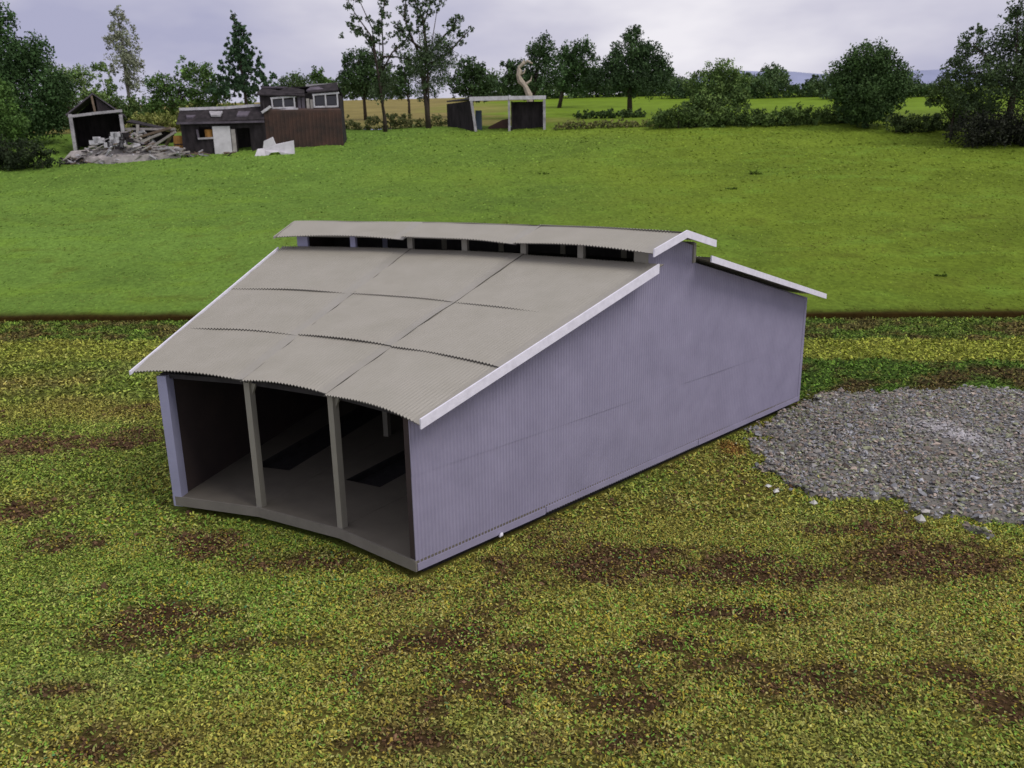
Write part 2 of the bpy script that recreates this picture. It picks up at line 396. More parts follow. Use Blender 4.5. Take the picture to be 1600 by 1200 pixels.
OV = 0.815
RE, ZE, RK, ZK = 18.88, 5.16, 29.75, 8.29
def zroof(R): return ZE + (ZK-ZE)*(R-RE)/(RK-RE)
cuts = [18.88, 22.1, 25.5, 29.80]
for b, kc in enumerate((-1, 0, 1)):
    for j in range(3):
        ra = cuts[j] - (0.22 if j else 0.0); rb = cuts[j+1]
        xl = -OV if kc == -1 else -0.06 + 0.02*b; xr = OV if kc == 1 else 0.06
        sheet('roof_sheet', kc, ra, rb, zroof(ra), zroof(rb), xl, xr, lap=0.022*(2-b), lift=(0.01, 0.035, 0.02)[j] + (0.0, 0.012, 0.006)[b], camber=(0.065, 0.05, 0.045)[j], seed=3*b+j+1,
              sagr=(0.22 if kc == 1 and j == 0 else 0.05), sagl=(0.08 if j == 0 else 0.02))
    # raised vent roof: front and rear slopes, then the rear main slope
    xl = -OV if kc == -1 else -0.05; xr = OV if kc == 1 else 0.05
    sheet('vent_roof_sheet', kc, 29.22, 31.16, 8.80, 9.33, xl, xr, lap=0.03*(2-b), lift=0.01, camber=0.05, seed=20+b, rows=6, sagr=0.08, sagl=(0.06, -0.06, 0.0)[b])
    sheet('vent_roof_sheet', kc, 33.18, 31.08, 8.80, 9.37, xl, xr, lift=0.05+0.02*(b % 2), camber=0.08, seed=30+b, rows=6)
    for j, (ra, rb) in enumerate(((43.1, 38.0), (38.2, 33.12))):
        zz = lambda R: 8.30 + (5.62-8.30)*(R-32.89)/(43.07-32.89)
        sheet('roof_sheet', kc, ra, rb, zz(ra), zz(rb), xl, xr, lift=0.05*j+0.02*(b % 2), camber=0.08, seed=40+3*b+j)

# dark sheets added under the roof to blacken the unlit interior
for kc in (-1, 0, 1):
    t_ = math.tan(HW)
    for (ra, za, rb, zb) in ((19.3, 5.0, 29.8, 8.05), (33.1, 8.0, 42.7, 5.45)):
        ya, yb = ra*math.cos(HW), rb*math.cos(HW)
        MB().prism([bayp(kc, -ya*t_, ya, za), bayp(kc, ya*t_, ya, za), bayp(kc, yb*t_, yb, zb), bayp(kc, -yb*t_, yb, zb)], (0, 0, 0.04)).build('roof_shade_sheet', m_dark, shed)
# end walls
RB = 43.03*1.0
prof = [(19.08, 4.98), (29.78, 8.06), (29.93, 8.08), (29.93, 8.62), (31.16, 9.02), (33.05, 8.50), (33.05, 8.06), (42.95, 5.42)]
pr_r = np.array([19.08, 29.90, 29.901, 31.16, 33.05, 33.051, 42.98]); pr_z = np.array([4.98, 8.08, 8.66, 9.16, 8.66, 8.02, 5.44])
def wall_top(r): return np.interp(r, pr_r, pr_z)
def end_wall(side):
    k = 1.5*side
    w = empty('end_wall'); w.parent = shed
    n = np.array([math.cos(TH*k), -math.sin(TH*k), 0])*side        # outward
    tmax = 0.26
    # inner board
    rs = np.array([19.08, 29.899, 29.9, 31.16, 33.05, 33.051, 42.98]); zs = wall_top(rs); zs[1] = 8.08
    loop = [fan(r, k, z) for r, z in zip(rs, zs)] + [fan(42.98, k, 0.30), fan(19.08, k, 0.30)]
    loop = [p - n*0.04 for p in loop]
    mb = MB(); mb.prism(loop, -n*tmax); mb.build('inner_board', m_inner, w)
    # two tiers of corrugated cladding, the upper lapped over the lower
    R = np.unique(np.concatenate([np.linspace(19.06, 43.0, int(24/WAVE*6)), [29.9, 29.901, 33.05, 33.051]]))
    for tier, (zb, zt, off) in enumerate(((0.30, 3.35, 0.0), (3.25, 99, 0.012))):
        top = np.minimum(wall_top(R), zt); rows = 5
        S = np.linspace(0, 1, rows)[:, None]
        Z = zb + (np.maximum(top, zb+.01)[None, :]-zb)*S
        wob = (fbm(R*.25+tier*9, R*0+tier, 2)-.5)*0.05
        O = np.broadcast_to((off + AMP*0.6*np.sin(2*math.pi*R/WAVE) + wob)[None, :], Z.shape)
        a = TH*k
        px = R*math.sin(a)+O*n[0]; py = R*math.cos(a)-R0+O*n[1]
        V = np.stack([np.broadcast_to(px, Z.shape), np.broadcast_to(py, Z.shape), Z], -1).reshape(-1, 3)
        nb = len(R); i = np.arange(rows*nb).reshape(rows, nb); N = rows*nb
        g = np.stack([i[:-1, :-1], i[:-1, 1:], i[1:, 1:], i[1:, :-1]], -1).reshape(-1, 4)
        if side < 0: g = g[:, ::-1]
        V2 = V - np.tile(n*0.035, (len(V), 1))
        per = np.concatenate([i[0, :], i[1:, -1], i[-1, -2::-1], i[-2:0:-1, 0]])
        sd = np.stack([per, per+N, np.roll(per, -1)+N, np.roll(per, -1)], -1)
        mesh_obj('wall_sheet', np.concatenate([V, V2]), np.concatenate([g, g[:, ::-1]+N, sd]), m_wall, w, False)
    # skirting strip in lengths
    for (ra, rb, dz, zz) in ((19.1, 24.55, 0.0, 0.40), (24.62, 33.9, 0.05, 0.42), (33.95, 42.9, 0.03, 0.40)):
        p = [fan(ra, k, 0.29+dz)-n*0.02, fan(rb, k, 0.29+dz)-n*0.02, fan(rb, k, zz+.12+dz*.3)-n*0.02, fan(ra, k, zz+.12)-n*0.02]
        MB().prism(p, n*0.05).build('skirting_strip', m_wall, w)
    return w, n
wr, nR = end_wall(1); wl_, nL = end_wall(-1)
# a dab of dried glue on the right skirting
g = fan(22.4, 1.5, 0.30) + nR*0.085
mb = MB(); mb.tube([g+np.array([0, -.09, -.03]), g+np.array([0.03, 0.0, 0.02]), g+np.array([0, .09, .03])], [0.03, 0.065, 0.035], 8)
mb.build('glue_dab', m_white, wr, True)

# rear wall, one facet each bay
for kc in (-1, 0, 1):
    yb = 42.9*math.cos(HW); xm = yb*math.tan(HW)
    X = np.linspace(-xm, xm, int(2*xm/WAVE*6)); O = AMP*np.sin(2*math.pi*X/WAVE)
    V = []
    for z in (0.26, 5.35):
        V.append(np.array([bayp(kc, x, yb+o, z) for x, o in zip(X, O)]))
    for z in (0.26, 5.35):
        V.append(np.array([bayp(kc, x, yb-.15, z) for x in X]))
    V = np.concatenate(V); n_ = len(X); i = np.arange(4*n_).reshape(4, n_)
    g = np.concatenate([np.stack([a[:-1], a[1:], b_[1:], b_[:-1]], -1) for a, b_ in ((i[1], i[0]), (i[2], i[3]), (i[3], i[1]), (i[0], i[2]))])
    mesh_obj('rear_wall', V, g, m_wall, shed)
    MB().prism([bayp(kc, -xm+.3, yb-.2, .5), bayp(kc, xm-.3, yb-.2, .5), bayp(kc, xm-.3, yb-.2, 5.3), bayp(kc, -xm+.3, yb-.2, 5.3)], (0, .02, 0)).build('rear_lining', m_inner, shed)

# floor slab with three inspection pits, front edge in three facets
fl_o = empty('floor'); fl_o.parent = shed
ZF = 0.60
for kc in (-1, 0, 1):
    t = math.tan(HW); y0 = 19.10*math.cos(HW); y1 = 42.75*math.cos(HW)
    pa, pb, pw = y0+3.3, y1-3.0, 0.8
    mb = MB()
    def quad(xa0, xa1, ya, xb0, xb1, yb):
        mb.prism([bayp(kc, xa0, ya, 0.30), bayp(kc, xa1, ya, 0.30), bayp(kc, xb1, yb, 0.30), bayp(kc, xb0, yb, 0.30)][::1], (0, 0, ZF-0.30))
    e = 0.004
    quad(-y0*t+e, y0*t-e, y0, -pa*t+e, pa*t-e, pa)
    quad(-pa*t+e, -pw, pa, -pb*t+e, -pw, pb); quad(pw, pa*t-e, pa, pw, pb*t-e, pb)
    quad(-pb*t+e, pb*t-e, pb, -y1*t+e, y1*t-e, y1)
    mb.build('floor_slab', m_floor, fl_o)
    MB().prism([bayp(kc, -pw, pa, 0.10), bayp(kc, pw, pa, 0.10), bayp(kc, pw, pb, 0.10), bayp(kc, -pw, pb, 0.10)], (0, 0, 0.06)).build('pit_shade_bottom', m_dark, fl_o)
    for sd_ in (-1, 1):
        MB().prism([bayp(kc, sd_*pw, pa, 0.12), bayp(kc, sd_*(pw-.03), pa, 0.12), bayp(kc, sd_*(pw-.03), pb, 0.12), bayp(kc, sd_*pw, pb, 0.12)], (0, 0, ZF-0.125)).build('pit_shade_side', m_dark, fl_o)  # dark sheets added so the shallow pits read as deep shade
    # raised nosing along the front edge
    MB().prism([bayp(kc, -y0*t, y0-.07, 0.27), bayp(kc, y0*t, y0-.07, 0.27), bayp(kc, y0*t, y0-.005, 0.27), bayp(kc, -y0*t, y0-.005, 0.27)], (0, 0, ZF-0.27+.012)).build('front_edge', m_edge, fl_o)
    # recessed foot that stands on the turf
    y2 = y0+0.45; y3 = y1-.4
    MB().prism([bayp(kc, -y2*t+.3, y2, -0.08), bayp(kc, y2*t-.3, y2, -0.08), bayp(kc, y3*t-.3, y3, -0.08), bayp(kc, -y3*t+.3, y3, -0.08)], (0, 0, 0.378)).build('foot', m_dark, fl_o)

# posts, beams, rafters
for side in (-1, 1):
    k = 1.5*side; s = -side
    p = [fan(19.02, k, ZF-.35, 0.03*s), fan(19.02, k, ZF-.35, 0.38*s), fan(19.45, k, ZF-.35, 0.34*s), fan(19.45, k, ZF-.35, 0.03*s)]
    if side == 1: p = [fan(19.10, k, ZF-.35, 0.06*s), fan(19.10, k, ZF-.35, 0.2*s), fan(19.5, k, ZF-.35, 0.2*s), fan(19.5, k, ZF-.35, 0.06*s)]
    MB().prism(p, (0, 0, 5.02-ZF+.35)).build('end_post', m_lpost if side < 0 else m_wall, shed)
for k in (-.5, .5):
    for (r, z) in ((19.22, 5.12), (27.2, 7.35), (35.5, 7.3)):
        MB().prism([fan(r-.12, k, ZF-.02, -.115), fan(r-.12, k, ZF-.02, .115), fan(r+.12, k, ZF-.02, .115), fan(r+.12, k, ZF-.02, -.115)], (0, 0, z-ZF+.02)).build('post', m_post, shed)
    c = fan(19.22, k, 4.95)
    MB().prism([fan(19.2, k, 4.98, .115), fan(19.2, k, 4.98, .30), fan(19.2, k, 4.6, .115)], (0, 0.08, 0)).build('gusset', m_post, shed)
    MB().bar(fan(19.1, k, 5.02), fan(29.7, k, 8.02), 0.18, 0.22).build('rafter', m_dark, shed)
    MB().bar(fan(33.1, k, 8.0), fan(42.8, k, 5.4), 0.18, 0.22).build('rafter', m_dark, shed)
for kc in (-1, 0, 1):
    MB().bar(fan(19.35, kc-.5, 4.98), fan(19.35, kc+.5, 4.98), 0.16, 0.16).build('eave_beam', m_dark, shed)
# raised vent: sill, head and mullions on both sides
for (r, zt) in ((29.92, 8.92), (33.0, 8.80)):
    vf = empty('vent_frame'); vf.parent = shed
    for kc in (-1, 0, 1):
        e0, e1 = kc-.5, kc+.5
        a, b_ = fan(r, e0), fan(r, e1)
        zs_ = 8.06 if r < 31 else 8.34
        MB().bar(a+(0, 0, zs_), b_+(0, 0, zs_), 0.12, 0.30 if r < 31 else 0.62).build('sill', m_post if r < 31 else m_dark, vf)
        MB().bar(a+(0, 0, zt-.06), b_+(0, 0, zt-.06), 0.12, 0.14).build('head', m_post, vf)
    for q_ in np.arange(-1.5, 1.51, 0.5):
        half = abs(q_ % 1.0) < 1e-6
        rr = r*(math.cos(HW) if half else 1.0)
        mm = m_lpost if q_ < -0.9 else m_post
        wd = 0.13 if abs(q_) < 1.4 else 0.26
        sft = 0.0 if abs(q_) < 1.4 else (-0.2 if q_ > 0 else 0.2)
        p = [fan(rr-.085, q_, 8.02, sft-wd), fan(rr-.085, q_, 8.02, sft+wd), fan(rr+.085, q_, 8.02, sft+wd), fan(rr+.085, q_, 8.02, sft-wd)]
        MB().prism(p, (0, 0, zt-8.02-.03)).build('mullion', mm, vf)
# white barge boards at both ends
for side in (-1, 1):
    k = 1.5*side; o0 = side*(OV+0.012); o1 = side*0.06
    def board(ra, za, rb, zb, h, h2=None, mt_=None):
        h2 = h2 or h
        a = [fan(ra, k, za, o0), fan(rb, k, zb, o0), fan(rb, k, zb-h2, o0), fan(ra, k, za-h, o0)]
        off = fan(ra, k, 0, o0+o1)-fan(ra, k, 0, o0)
        return MB().prism(a, off).build('barge_board', mt_ or m_white, shed)
    if side < 0:                                                     # the left end has only a narrow edging strip
        board(18.84, 5.20, 29.52, 8.35, 0.13, 0.13)
        board(29.22, 8.85, 31.19, 9.39, 0.10, mt_=m_roof); board(31.192, 9.39, 33.16, 8.88, 0.10, mt_=m_roof); board(32.88, 8.34, 43.10, 5.66, 0.12, mt_=m_roof)
        continue
    board(18.80, 5.215, 29.52, 8.36, 0.285, 0.33)
    board(29.20, 8.89, 31.19, 9.41, 0.27); board(31.192, 9.41, 33.16, 8.91, 0.27, 0.26)
    board(32.88, 8.36, 43.10, 5.68, 0.25, 0.23)

# ------------------------------------------------------------------ turf fibres and crumbs (uncountable)
def shed_mask(f, l):
    x = XY(f, l); dx = x[..., 0]; dy = x[..., 1]+R0
    r = np.hypot(dx, dy); a = np.arctan2(dx, dy)
    lat = (np.abs(a)-1.5*TH)*r
    return (lat < 0.0) & (r > 19.0) & (r < 43.1)
def scatter(n, f0, f1, half=0.82):
    f = np.sqrt(rng.random(n)*(f1**2-f0**2)+f0**2); l = (rng.random(n)*2-1)*(0.72*f+5.5)
    ok = (~shed_mask(f, l)) & (f < seam(l)-0.05)
    return f[ok], l[ok]
m_fibre = material('turf_fibre', (1, 1, 1), rough=0.85, var=0.1, scale=1, attr=True, spec=0.15)
VV = []; CC = []
for (n, f0, f1, ln, wd) in ((480000, 7.0, 25, 0.082, 0.034), (230000, 25, 41, 0.12, 0.048), (115000, 41, 66, 0.22, 0.08)):
    f, l = scatter(n, f0, f1)
    c, b = turf_color(f, l)
    x = XY(f, l)
    clump = fbm(x[:, 0]*2.2, x[:, 1]*2.2, 3)
    keep = rng.random(len(f)) < (1-0.66*b)*np.clip((clump-.2)*3.6, 0.42, 1)
    keep &= ~(in_gravel(f, l) & (rng.random(len(f)) < 0.93))
    f, l, c, b, x = f[keep], l[keep], c[keep], b[keep], x[keep]; n = len(f)
    z = ground_z(f, l)
    yaw = rng.random(n)*2*math.pi; tilt = rng.normal(0.12, 0.38, n)
    L = ln*rng.uniform(.55, 1.35, n)/2; Wd = wd*rng.uniform(.6, 1.5, n)/2
    d = np.stack([np.cos(yaw)*np.cos(tilt), np.sin(yaw)*np.cos(tilt), np.sin(tilt)], -1)
    s = np.stack([-np.sin(yaw), np.cos(yaw), rng.normal(0, .5, n)], -1); s /= np.linalg.norm(s, axis=1)[:, None]
    ctr = np.column_stack([x, z + 0.02 + np.abs(L*np.sin(tilt)) + 0.05*rng.random(n)])
    bend = np.zeros((n, 3)); bend[:, 2] = rng.normal(0, .25, n)*L
    P = np.stack([ctr-d*L[:, None]-s*Wd[:, None], ctr-d*L[:, None]*.8+s*Wd[:, None]+bend, ctr+d*L[:, None]+s*Wd[:, None]*.7, ctr+d*L[:, None]*.8-s*Wd[:, None]+bend], 1)
    hue = rng.random(n); fac = np.exp(rng.normal(0.17, 0.44, n))[:, None]
    cc = c*fac
    yel = (hue < 0.11)[:, None]; grn = ((hue > .11) & (hue < .28))[:, None]; pal = ((hue > .28) & (hue < .37))[:, None]; teal = ((hue > .37) & (hue < .378))[:, None]; dkb = ((hue > .82))[:, None]
    nearw = (np.clip((46-f)/26, 0.2, 1)*np.clip(.55+1.6*(fbm(x[:, 0]*.35+60, x[:, 1]*.35, 3)-.3), .4, 1.1))[:, None]
    cc = np.where(yel, cc+(np.array([.54, .44, .05])-cc)*nearw*.7, cc); cc = np.where(grn, cc+(np.array([.19, .40, .05])-cc)*nearw*.85, cc)
    cc = np.where(pal, cc+(np.array([.50, .50, .17])-cc)*nearw*.75, cc); cc = np.where(teal, cc+(np.array([.10, .27, .11])-cc)*nearw*.9, cc)
    cc = np.where(dkb, cc*0.45, cc)
    VV.append(P.reshape(-1, 3)); CC.append(np.repeat(np.clip(cc, 0.004, .6), 4, axis=0))
V = np.concatenate(VV); Cc = np.concatenate(CC)
F = np.arange(len(V)).reshape(-1, 4)
o = mesh_obj('grass', V, F, m_fibre, None, False, Cc)
tag(o, 'short olive, yellow and green grass fibres covering the ground', 'grass', kind='stuff')

def rocks(name, pos, rad, flat, cols, mat, jit=0.28):
    """many small angular lumps in one mesh"""
    iv = np.array([(1, 0, 0), (-1, 0, 0), (0, 1, 0), (0, -1, 0), (0, 0, 1), (0, 0, -1), (.6, .6, .55)])*1.1
    fc = np.array([(0, 2, 6), (2, 4, 6), (4, 0, 6), (2, 1, 4), (1, 3, 4), (3, 0, 4), (2, 0, 5), (1, 2, 5), (3, 1, 5), (0, 3, 5)])
    n = len(pos)
    V = iv[None]*(1+rng.normal(0, jit, (n, 7, 1)))
    V = V*np.stack([rng.uniform(.7, 1.3, n), rng.uniform(.7, 1.3, n), flat*rng.uniform(.7, 1.3, n)], -1)[:, None, :]
    a = rng.random(n)*2*math.pi; ca, sa = np.cos(a)[:, None], np.sin(a)[:, None]
    tl = rng.normal(0, .35, n)[:, None]
    x, y, z = V[..., 0], V[..., 1], V[..., 2]
    y, z = y*np.cos(tl)-z*np.sin(tl), y*np.sin(tl)+z*np.cos(tl)
    V = np.stack([x*ca-y*sa, x*sa+y*ca, z], -1)*rad[:, None, None] + pos[:, None, :]
    F = (np.arange(n)[:, None, None]*7+fc[None]).reshape(-1, 3)
    return mesh_obj(name, V.reshape(-1, 3), F, mat, None, False, np.repeat(cols, 7, axis=0))

# brown crumbs of ground foam in the bare patches
m_crumb = material('soil_crumb', (1, 1, 1), rough=0.95, var=0.2, scale=6, attr=True, spec=0.1)
f, l = scatter(105000, 7.0, 40); b = brownness(f, l); k = (rng.random(len(f)) < 0.05 + b*0.85) & ~in_gravel(f, l)
f, l = f[k], l[k]; n = len(f); x = XY(f, l)
c = np.array([0.115, 0.068, 0.038])*np.exp(rng.normal(0, .35, n))[:, None]
rad = rng.uniform(.025, .065, n)*np.where(rng.random(n) < .025, 1.8, 1.0)*np.clip(f/22, .8, 1.4)
o = rocks('soil', np.column_stack([x, ground_z(f, l)+rad*.35]), rad, 0.75, c, m_crumb)
tag(o, 'crumbly brown soil clumps in the bare patches of turf', 'soil', kind='stuff')

# gravel
m_stone = material('gravel_stone', (1, 1, 1), rough=0.8, var=0.15, scale=9, attr=True, spec=0.25)
def gravel_h(f, l):
    x = XY(f, l); return 0.05 + 0.22*fbm(x[..., 0]*.55, x[..., 1]*.55, 3)
gn = 68000
lo = GRAVEL.min(0); hi = GRAVEL.max(0)
f = rng.uniform(lo[0]-1, hi[0]+1, gn); l = rng.uniform(lo[1]-1, hi[1]+1, gn)
k = (in_gravel(f, l) | (in_gravel(f+rng.normal(0, .5, gn), l+rng.normal(0, .5, gn)) & (rng.random(gn) < .12))) & ~shed_mask(f, l); k &= (rng.random(gn) < np.where(fbm(XY(f, l)[:, 0]*.7+3, XY(f, l)[:, 1]*.7, 3) > .58, .55, 1)); f, l = f[k], l[k]; n = len(f); x = XY(f, l)
g = np.exp(rng.normal(0, .33, n))[:, None]*np.array([0.255, 0.242, 0.222])
h = rng.random(n)[:, None]
g = np.where(h < .25, g*np.array([1.12, .95, .85]), g); g = np.where((h > .25) & (h < .5), g*np.array([.92, .98, 1.12]), g); g = np.where((h > .5) & (h < .72), g*np.array([.88, .98, .66]), g)
pw = onplane(1490, 682); pf, pl_ = FL(pw)
dust = np.exp(-(((f-pf)/2.0)**2+(((l-pl_)+0.35*(f-pf))/1.0)**2))[:, None]
g = g + (np.array([.52, .50, .51])-g)*dust*.8
rad = rng.uniform(.03, .085, n)*np.where(rng.random(n) < .05, 1.8, 1)
o = rocks('gravel', np.column_stack([x, np.where(in_gravel(f, l), gravel_h(f, l), .06)+rng.uniform(-.06, .05, n)]), rad, 0.65, np.clip(g, .02, .55), m_stone)
tag(o, 'patch of angular grey ballast stones beside the far end of the shed', 'gravel', kind='stuff')
# the patch of grit the stones lie in
xs = np.linspace(lo[0]-1, hi[0]+1, 110); ys = np.linspace(lo[1]-1, hi[1]+1, 150)
A, B = np.meshgrid(xs, ys, indexing='ij'); ins = in_gravel(A, B) & ~shed_mask(A, B)
xy = XY(A, B); zz = np.where(ins, gravel_h(A, B)-.03, -0.15)
V = np.concatenate([xy, zz[..., None]], -1).reshape(-1, 3); na, nb = A.shape; idx = np.arange(na*nb).reshape(na, nb)
q = np.stack([idx[:-1, :-1], idx[:-1, 1:], idx[1:, 1:], idx[1:, :-1]], -1).reshape(-1, 4)
q = q[ins.reshape(-1)[q].any(1)]
m_grit = material('grit', (0.17, 0.16, 0.14), rough=0.95, var=0.3, scale=6, bump=0.6, bscale=10)
tag(mesh_obj('gravel_bed', V, q, m_grit, None, True), kind='structure', label='dark grit bed under the grey ballast', cat='ground')
# pale stones that rolled out on to the turf
loose = [(1200, 760, .10, 'small pale stone on the turf just off the gravel corner nearest the shed'), (1213, 769, .15, 'pale square grey stone on the turf at the gravel corner'),
         (1272, 787, .12, 'cream stone at the front edge of the gravel'), (1438, 818, .15, 'light grey stone at the front tip of the gravel'), (1362, 642, .15, 'pale greenish stone at the back edge of the gravel')]
for (u, v, r_, lb) in loose:
    p = onplane(u, v, 0.08); rc_ = np.array([[.62, .61, .56]])
    o = rocks('loose_stone', np.array([[0, 0, 0.0]]), np.array([r_]), 0.8, rc_, m_stone, 0.16)
    o.location = (p[0], p[1], 0.05 + r_*.45 + (0.1 if v < 700 or u > 1400 else 0)); tag(o, lb, 'stone', 'stones strayed from the gravel')

# ------------------------------------------------------------------ trees, hedges
m_bark = material('bark', (0.055, 0.042, 0.032), rough=0.95, var=0.35, scale=2, bump=0.5, bscale=4)
m_pale_bark = material('bleached_bark', (0.42, 0.36, 0.28), rough=0.9, var=0.25, scale=1.2, bump=0.4, bscale=3)
m_leaf = material('foliage', (1, 1, 1), rough=0.8, var=0.15, scale=0.3, attr=True, spec=0.2)

def leaves(blobs, size, dens, col, cvar=0.38, col2=None, clump=0.5, upf=0.0):
    """leaf faces spread through ellipsoid clumps; blobs: (centre, radii)"""
    V = []; C = []
    for (c, r) in blobs:
        c = np.array(c, float); r = np.array(r, float)
        area = math.pi*(r[0]*r[2]); n = max(30, int(5.8*dens*area/(size*size)))
        # sub-clumps give an uneven outline with gaps
        m_ = max(14, int(n/30)); dirs = rng.normal(size=(m_, 3)); dirs /= np.linalg.norm(dirs, axis=1)[:, None]
        sub = dirs*(rng.random((m_, 1))**0.42)*r*0.95
        sr = np.min(r)*rng.uniform(.2, .48, m_)
        tone = np.exp(rng.normal(0, cvar*.75, m_)); mixw = rng.random(m_)
        w = sr**2; ids = rng.choice(m_, n, p=w/w.sum())
        d = rng.normal(size=(n, 3)); d /= np.linalg.norm(d, axis=1)[:, None]
        P = c + sub[ids] + d*(rng.random((n, 1))**.5)*sr[ids][:, None]
        a = rng.normal(size=(n, 3)); a[:, 2] *= (1-upf*.5); a /= np.linalg.norm(a, axis=1)[:, None]
        b = np.cross(a, rng.normal(size=(n, 3))); b /= np.linalg.norm(b, axis=1)[:, None]
        s = size*rng.uniform(.45, 1.0, n)[:, None]
        V.append(np.stack([P-a*s*.6, P-b*s*.35, P+a*s*.6, P+b*s*.35], 1).reshape(-1, 3))
        k = np.array(col)[None]; 
        if col2 is not None: k = k + (np.array(col2)-k)*mixw[ids][:, None]
        k = k*tone[ids][:, None]*np.exp(rng.normal(0, cvar*.5, (n, 1)))
        C.append(np.repeat(k, 4, axis=0))
    V = np.concatenate(V); C = np.concatenate(C); F = np.arange(len(V)).reshape(-1, 4)
    return V, F, np.clip(C*np.array([2.1, 1.95, 1.75]), .003, .5)

G_DARK = (0.022, 0.045, 0.016); G_MID = (0.045, 0.095, 0.020); G_LIGHT = (0.085, 0.15, 0.03); G_BLUE = (0.024, 0.050, 0.026); G_PALE = (0.12, 0.155, 0.085)

def tree(label, u, vb, blobs, col=G_DARK, col2=G_MID, dens=3.4, leaf=5.2, trunk=5, trunk_top=None, name='tree', cat='tree', branches=None, group=None, bark=None, depth_shift=0.0, cvar=.27, depth=.8):
    """blobs: (u, v, half width, half height) of the crown's clumps, all at this tree's own distance"""
    p, t = hit(u, vb)
    if depth_shift:
        d = ray(u, vb); d = d/(d @ fw_h); t += depth_shift; p = CAM + d*t; f_, l_ = FL(p); p[2] = float(terrain(f_, l_))
    vb, z_ = projv(p); s = z_/FPX
    root = empty(name, p, YAW)
    def loc(uu, vv, dy=0.0):
        return np.array([(uu-u)*s, dy*s, (vb-vv)*s*1.03])
    bl = []
    for (bu, bv, ru, rv) in blobs:
        bl.append((loc(bu, bv, rng.normal(0, .18)*ru), (ru*s, max(ru*depth, rv*.6)*s, rv*s)))
    V, F, C = leaves(bl, leaf*.86*s, dens, col, cvar, col2)
    mesh_obj('crown', V, F, m_leaf, root, False, C)
    mb = MB(); tv = trunk_top if trunk_top else min(b[1] for b in blobs)+6
    cu = blobs[0][0]
    pts = [loc(u, vb+3), loc(u+(cu-u)*.25+rng.normal(0, 1), vb-(vb-tv)*.35), loc(u+(cu-u)*.7+rng.normal(0, 1.5), vb-(vb-tv)*.7), loc(cu, tv)]
    mb.tube(pts, [trunk*.50*s, trunk*.36*s, trunk*.20*s, trunk*.06*s], 8)
    for (bu, bv, ru, rv) in blobs[:9]:
        st = vb-(vb-tv)*rng.uniform(.3, .6); su = u+(cu-u)*.4
        a = loc(su, st); b_ = loc(bu, bv, rng.normal(0, .2)*ru)
        mb.tube([a, (a+b_)/2+np.array([0, 0, .06*np.linalg.norm(b_-a)]), b_], [trunk*.18*s, trunk*.10*s, trunk*.04*s], 5)
    if branches:
        for br in branches:
            pts = [loc(x_, y_, rng.normal(0, 4)) for (x_, y_) in br]
            nb_ = len(pts); mb.tube(pts, [trunk*(.17*(1-i/nb_)+.03)*s for i in range(nb_)], 6)
    mb.build('trunk', bark or m_bark, root, True)
    tag(root, label, cat, group)
    return root

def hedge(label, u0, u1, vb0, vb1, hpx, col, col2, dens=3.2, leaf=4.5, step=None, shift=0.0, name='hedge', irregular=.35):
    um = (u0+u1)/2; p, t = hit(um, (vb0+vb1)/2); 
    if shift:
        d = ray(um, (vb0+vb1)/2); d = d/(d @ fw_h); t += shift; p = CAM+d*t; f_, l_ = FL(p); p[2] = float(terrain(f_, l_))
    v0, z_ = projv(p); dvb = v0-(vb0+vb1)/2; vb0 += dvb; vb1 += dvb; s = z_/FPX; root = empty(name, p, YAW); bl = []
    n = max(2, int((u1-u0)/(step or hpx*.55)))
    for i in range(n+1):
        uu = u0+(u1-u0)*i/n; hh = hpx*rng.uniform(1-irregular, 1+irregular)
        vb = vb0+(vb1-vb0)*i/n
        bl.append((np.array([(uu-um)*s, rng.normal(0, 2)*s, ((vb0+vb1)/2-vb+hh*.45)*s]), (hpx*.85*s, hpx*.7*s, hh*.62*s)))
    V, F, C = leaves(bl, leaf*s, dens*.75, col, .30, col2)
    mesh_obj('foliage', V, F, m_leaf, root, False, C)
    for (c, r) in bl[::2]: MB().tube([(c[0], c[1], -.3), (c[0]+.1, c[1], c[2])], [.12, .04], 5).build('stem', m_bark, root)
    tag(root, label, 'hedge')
    return root

# left edge
tree('tall dark broadleaf tree at the left edge of the view', 30, 252, [(28, 60, 34, 40), (70, 100, 40, 34), (30, 130, 55, 45), (95, 145, 38, 28), (-20, 80, 40, 50), (60, 180, 58, 40), (0, 205, 50, 40), (95, 185, 18, 26)], G_DARK, (0.03, 0.065, 0.022), 3.6, 6, 11, 90, depth_shift=13)
tree('bright green bush in front of the tall dark tree at the left edge', 12, 250, [(12, 170, 30, 42), (-15, 140, 30, 40), (24, 205, 32, 30)], (0.03, 0.062, 0.016), (0.045, 0.09, 0.02), 3.2, 5.5, 6, 190, name='bush', cat='bush', depth_shift=-3)
hedge('dark shaded undergrowth left of the collapsed barn', -25, 66, 258, 253, 36, (0.010, 0.016, 0.008), (0.018, 0.030, 0.012), shift=-4, name='undergrowth')  # shadow at the tree's base is put into these near-black leaf colours
tree('pale green loose bush behind the collapsed barn roof', 118, 225, [(112, 135, 32, 26), (140, 128, 22, 20), (95, 160, 30, 30), (150, 155, 24, 20)], (0.06, 0.11, 0.035), (0.11, 0.16, 0.06), 2.4, 5, 5, 140, name='bush', cat='bush', depth_shift=12)
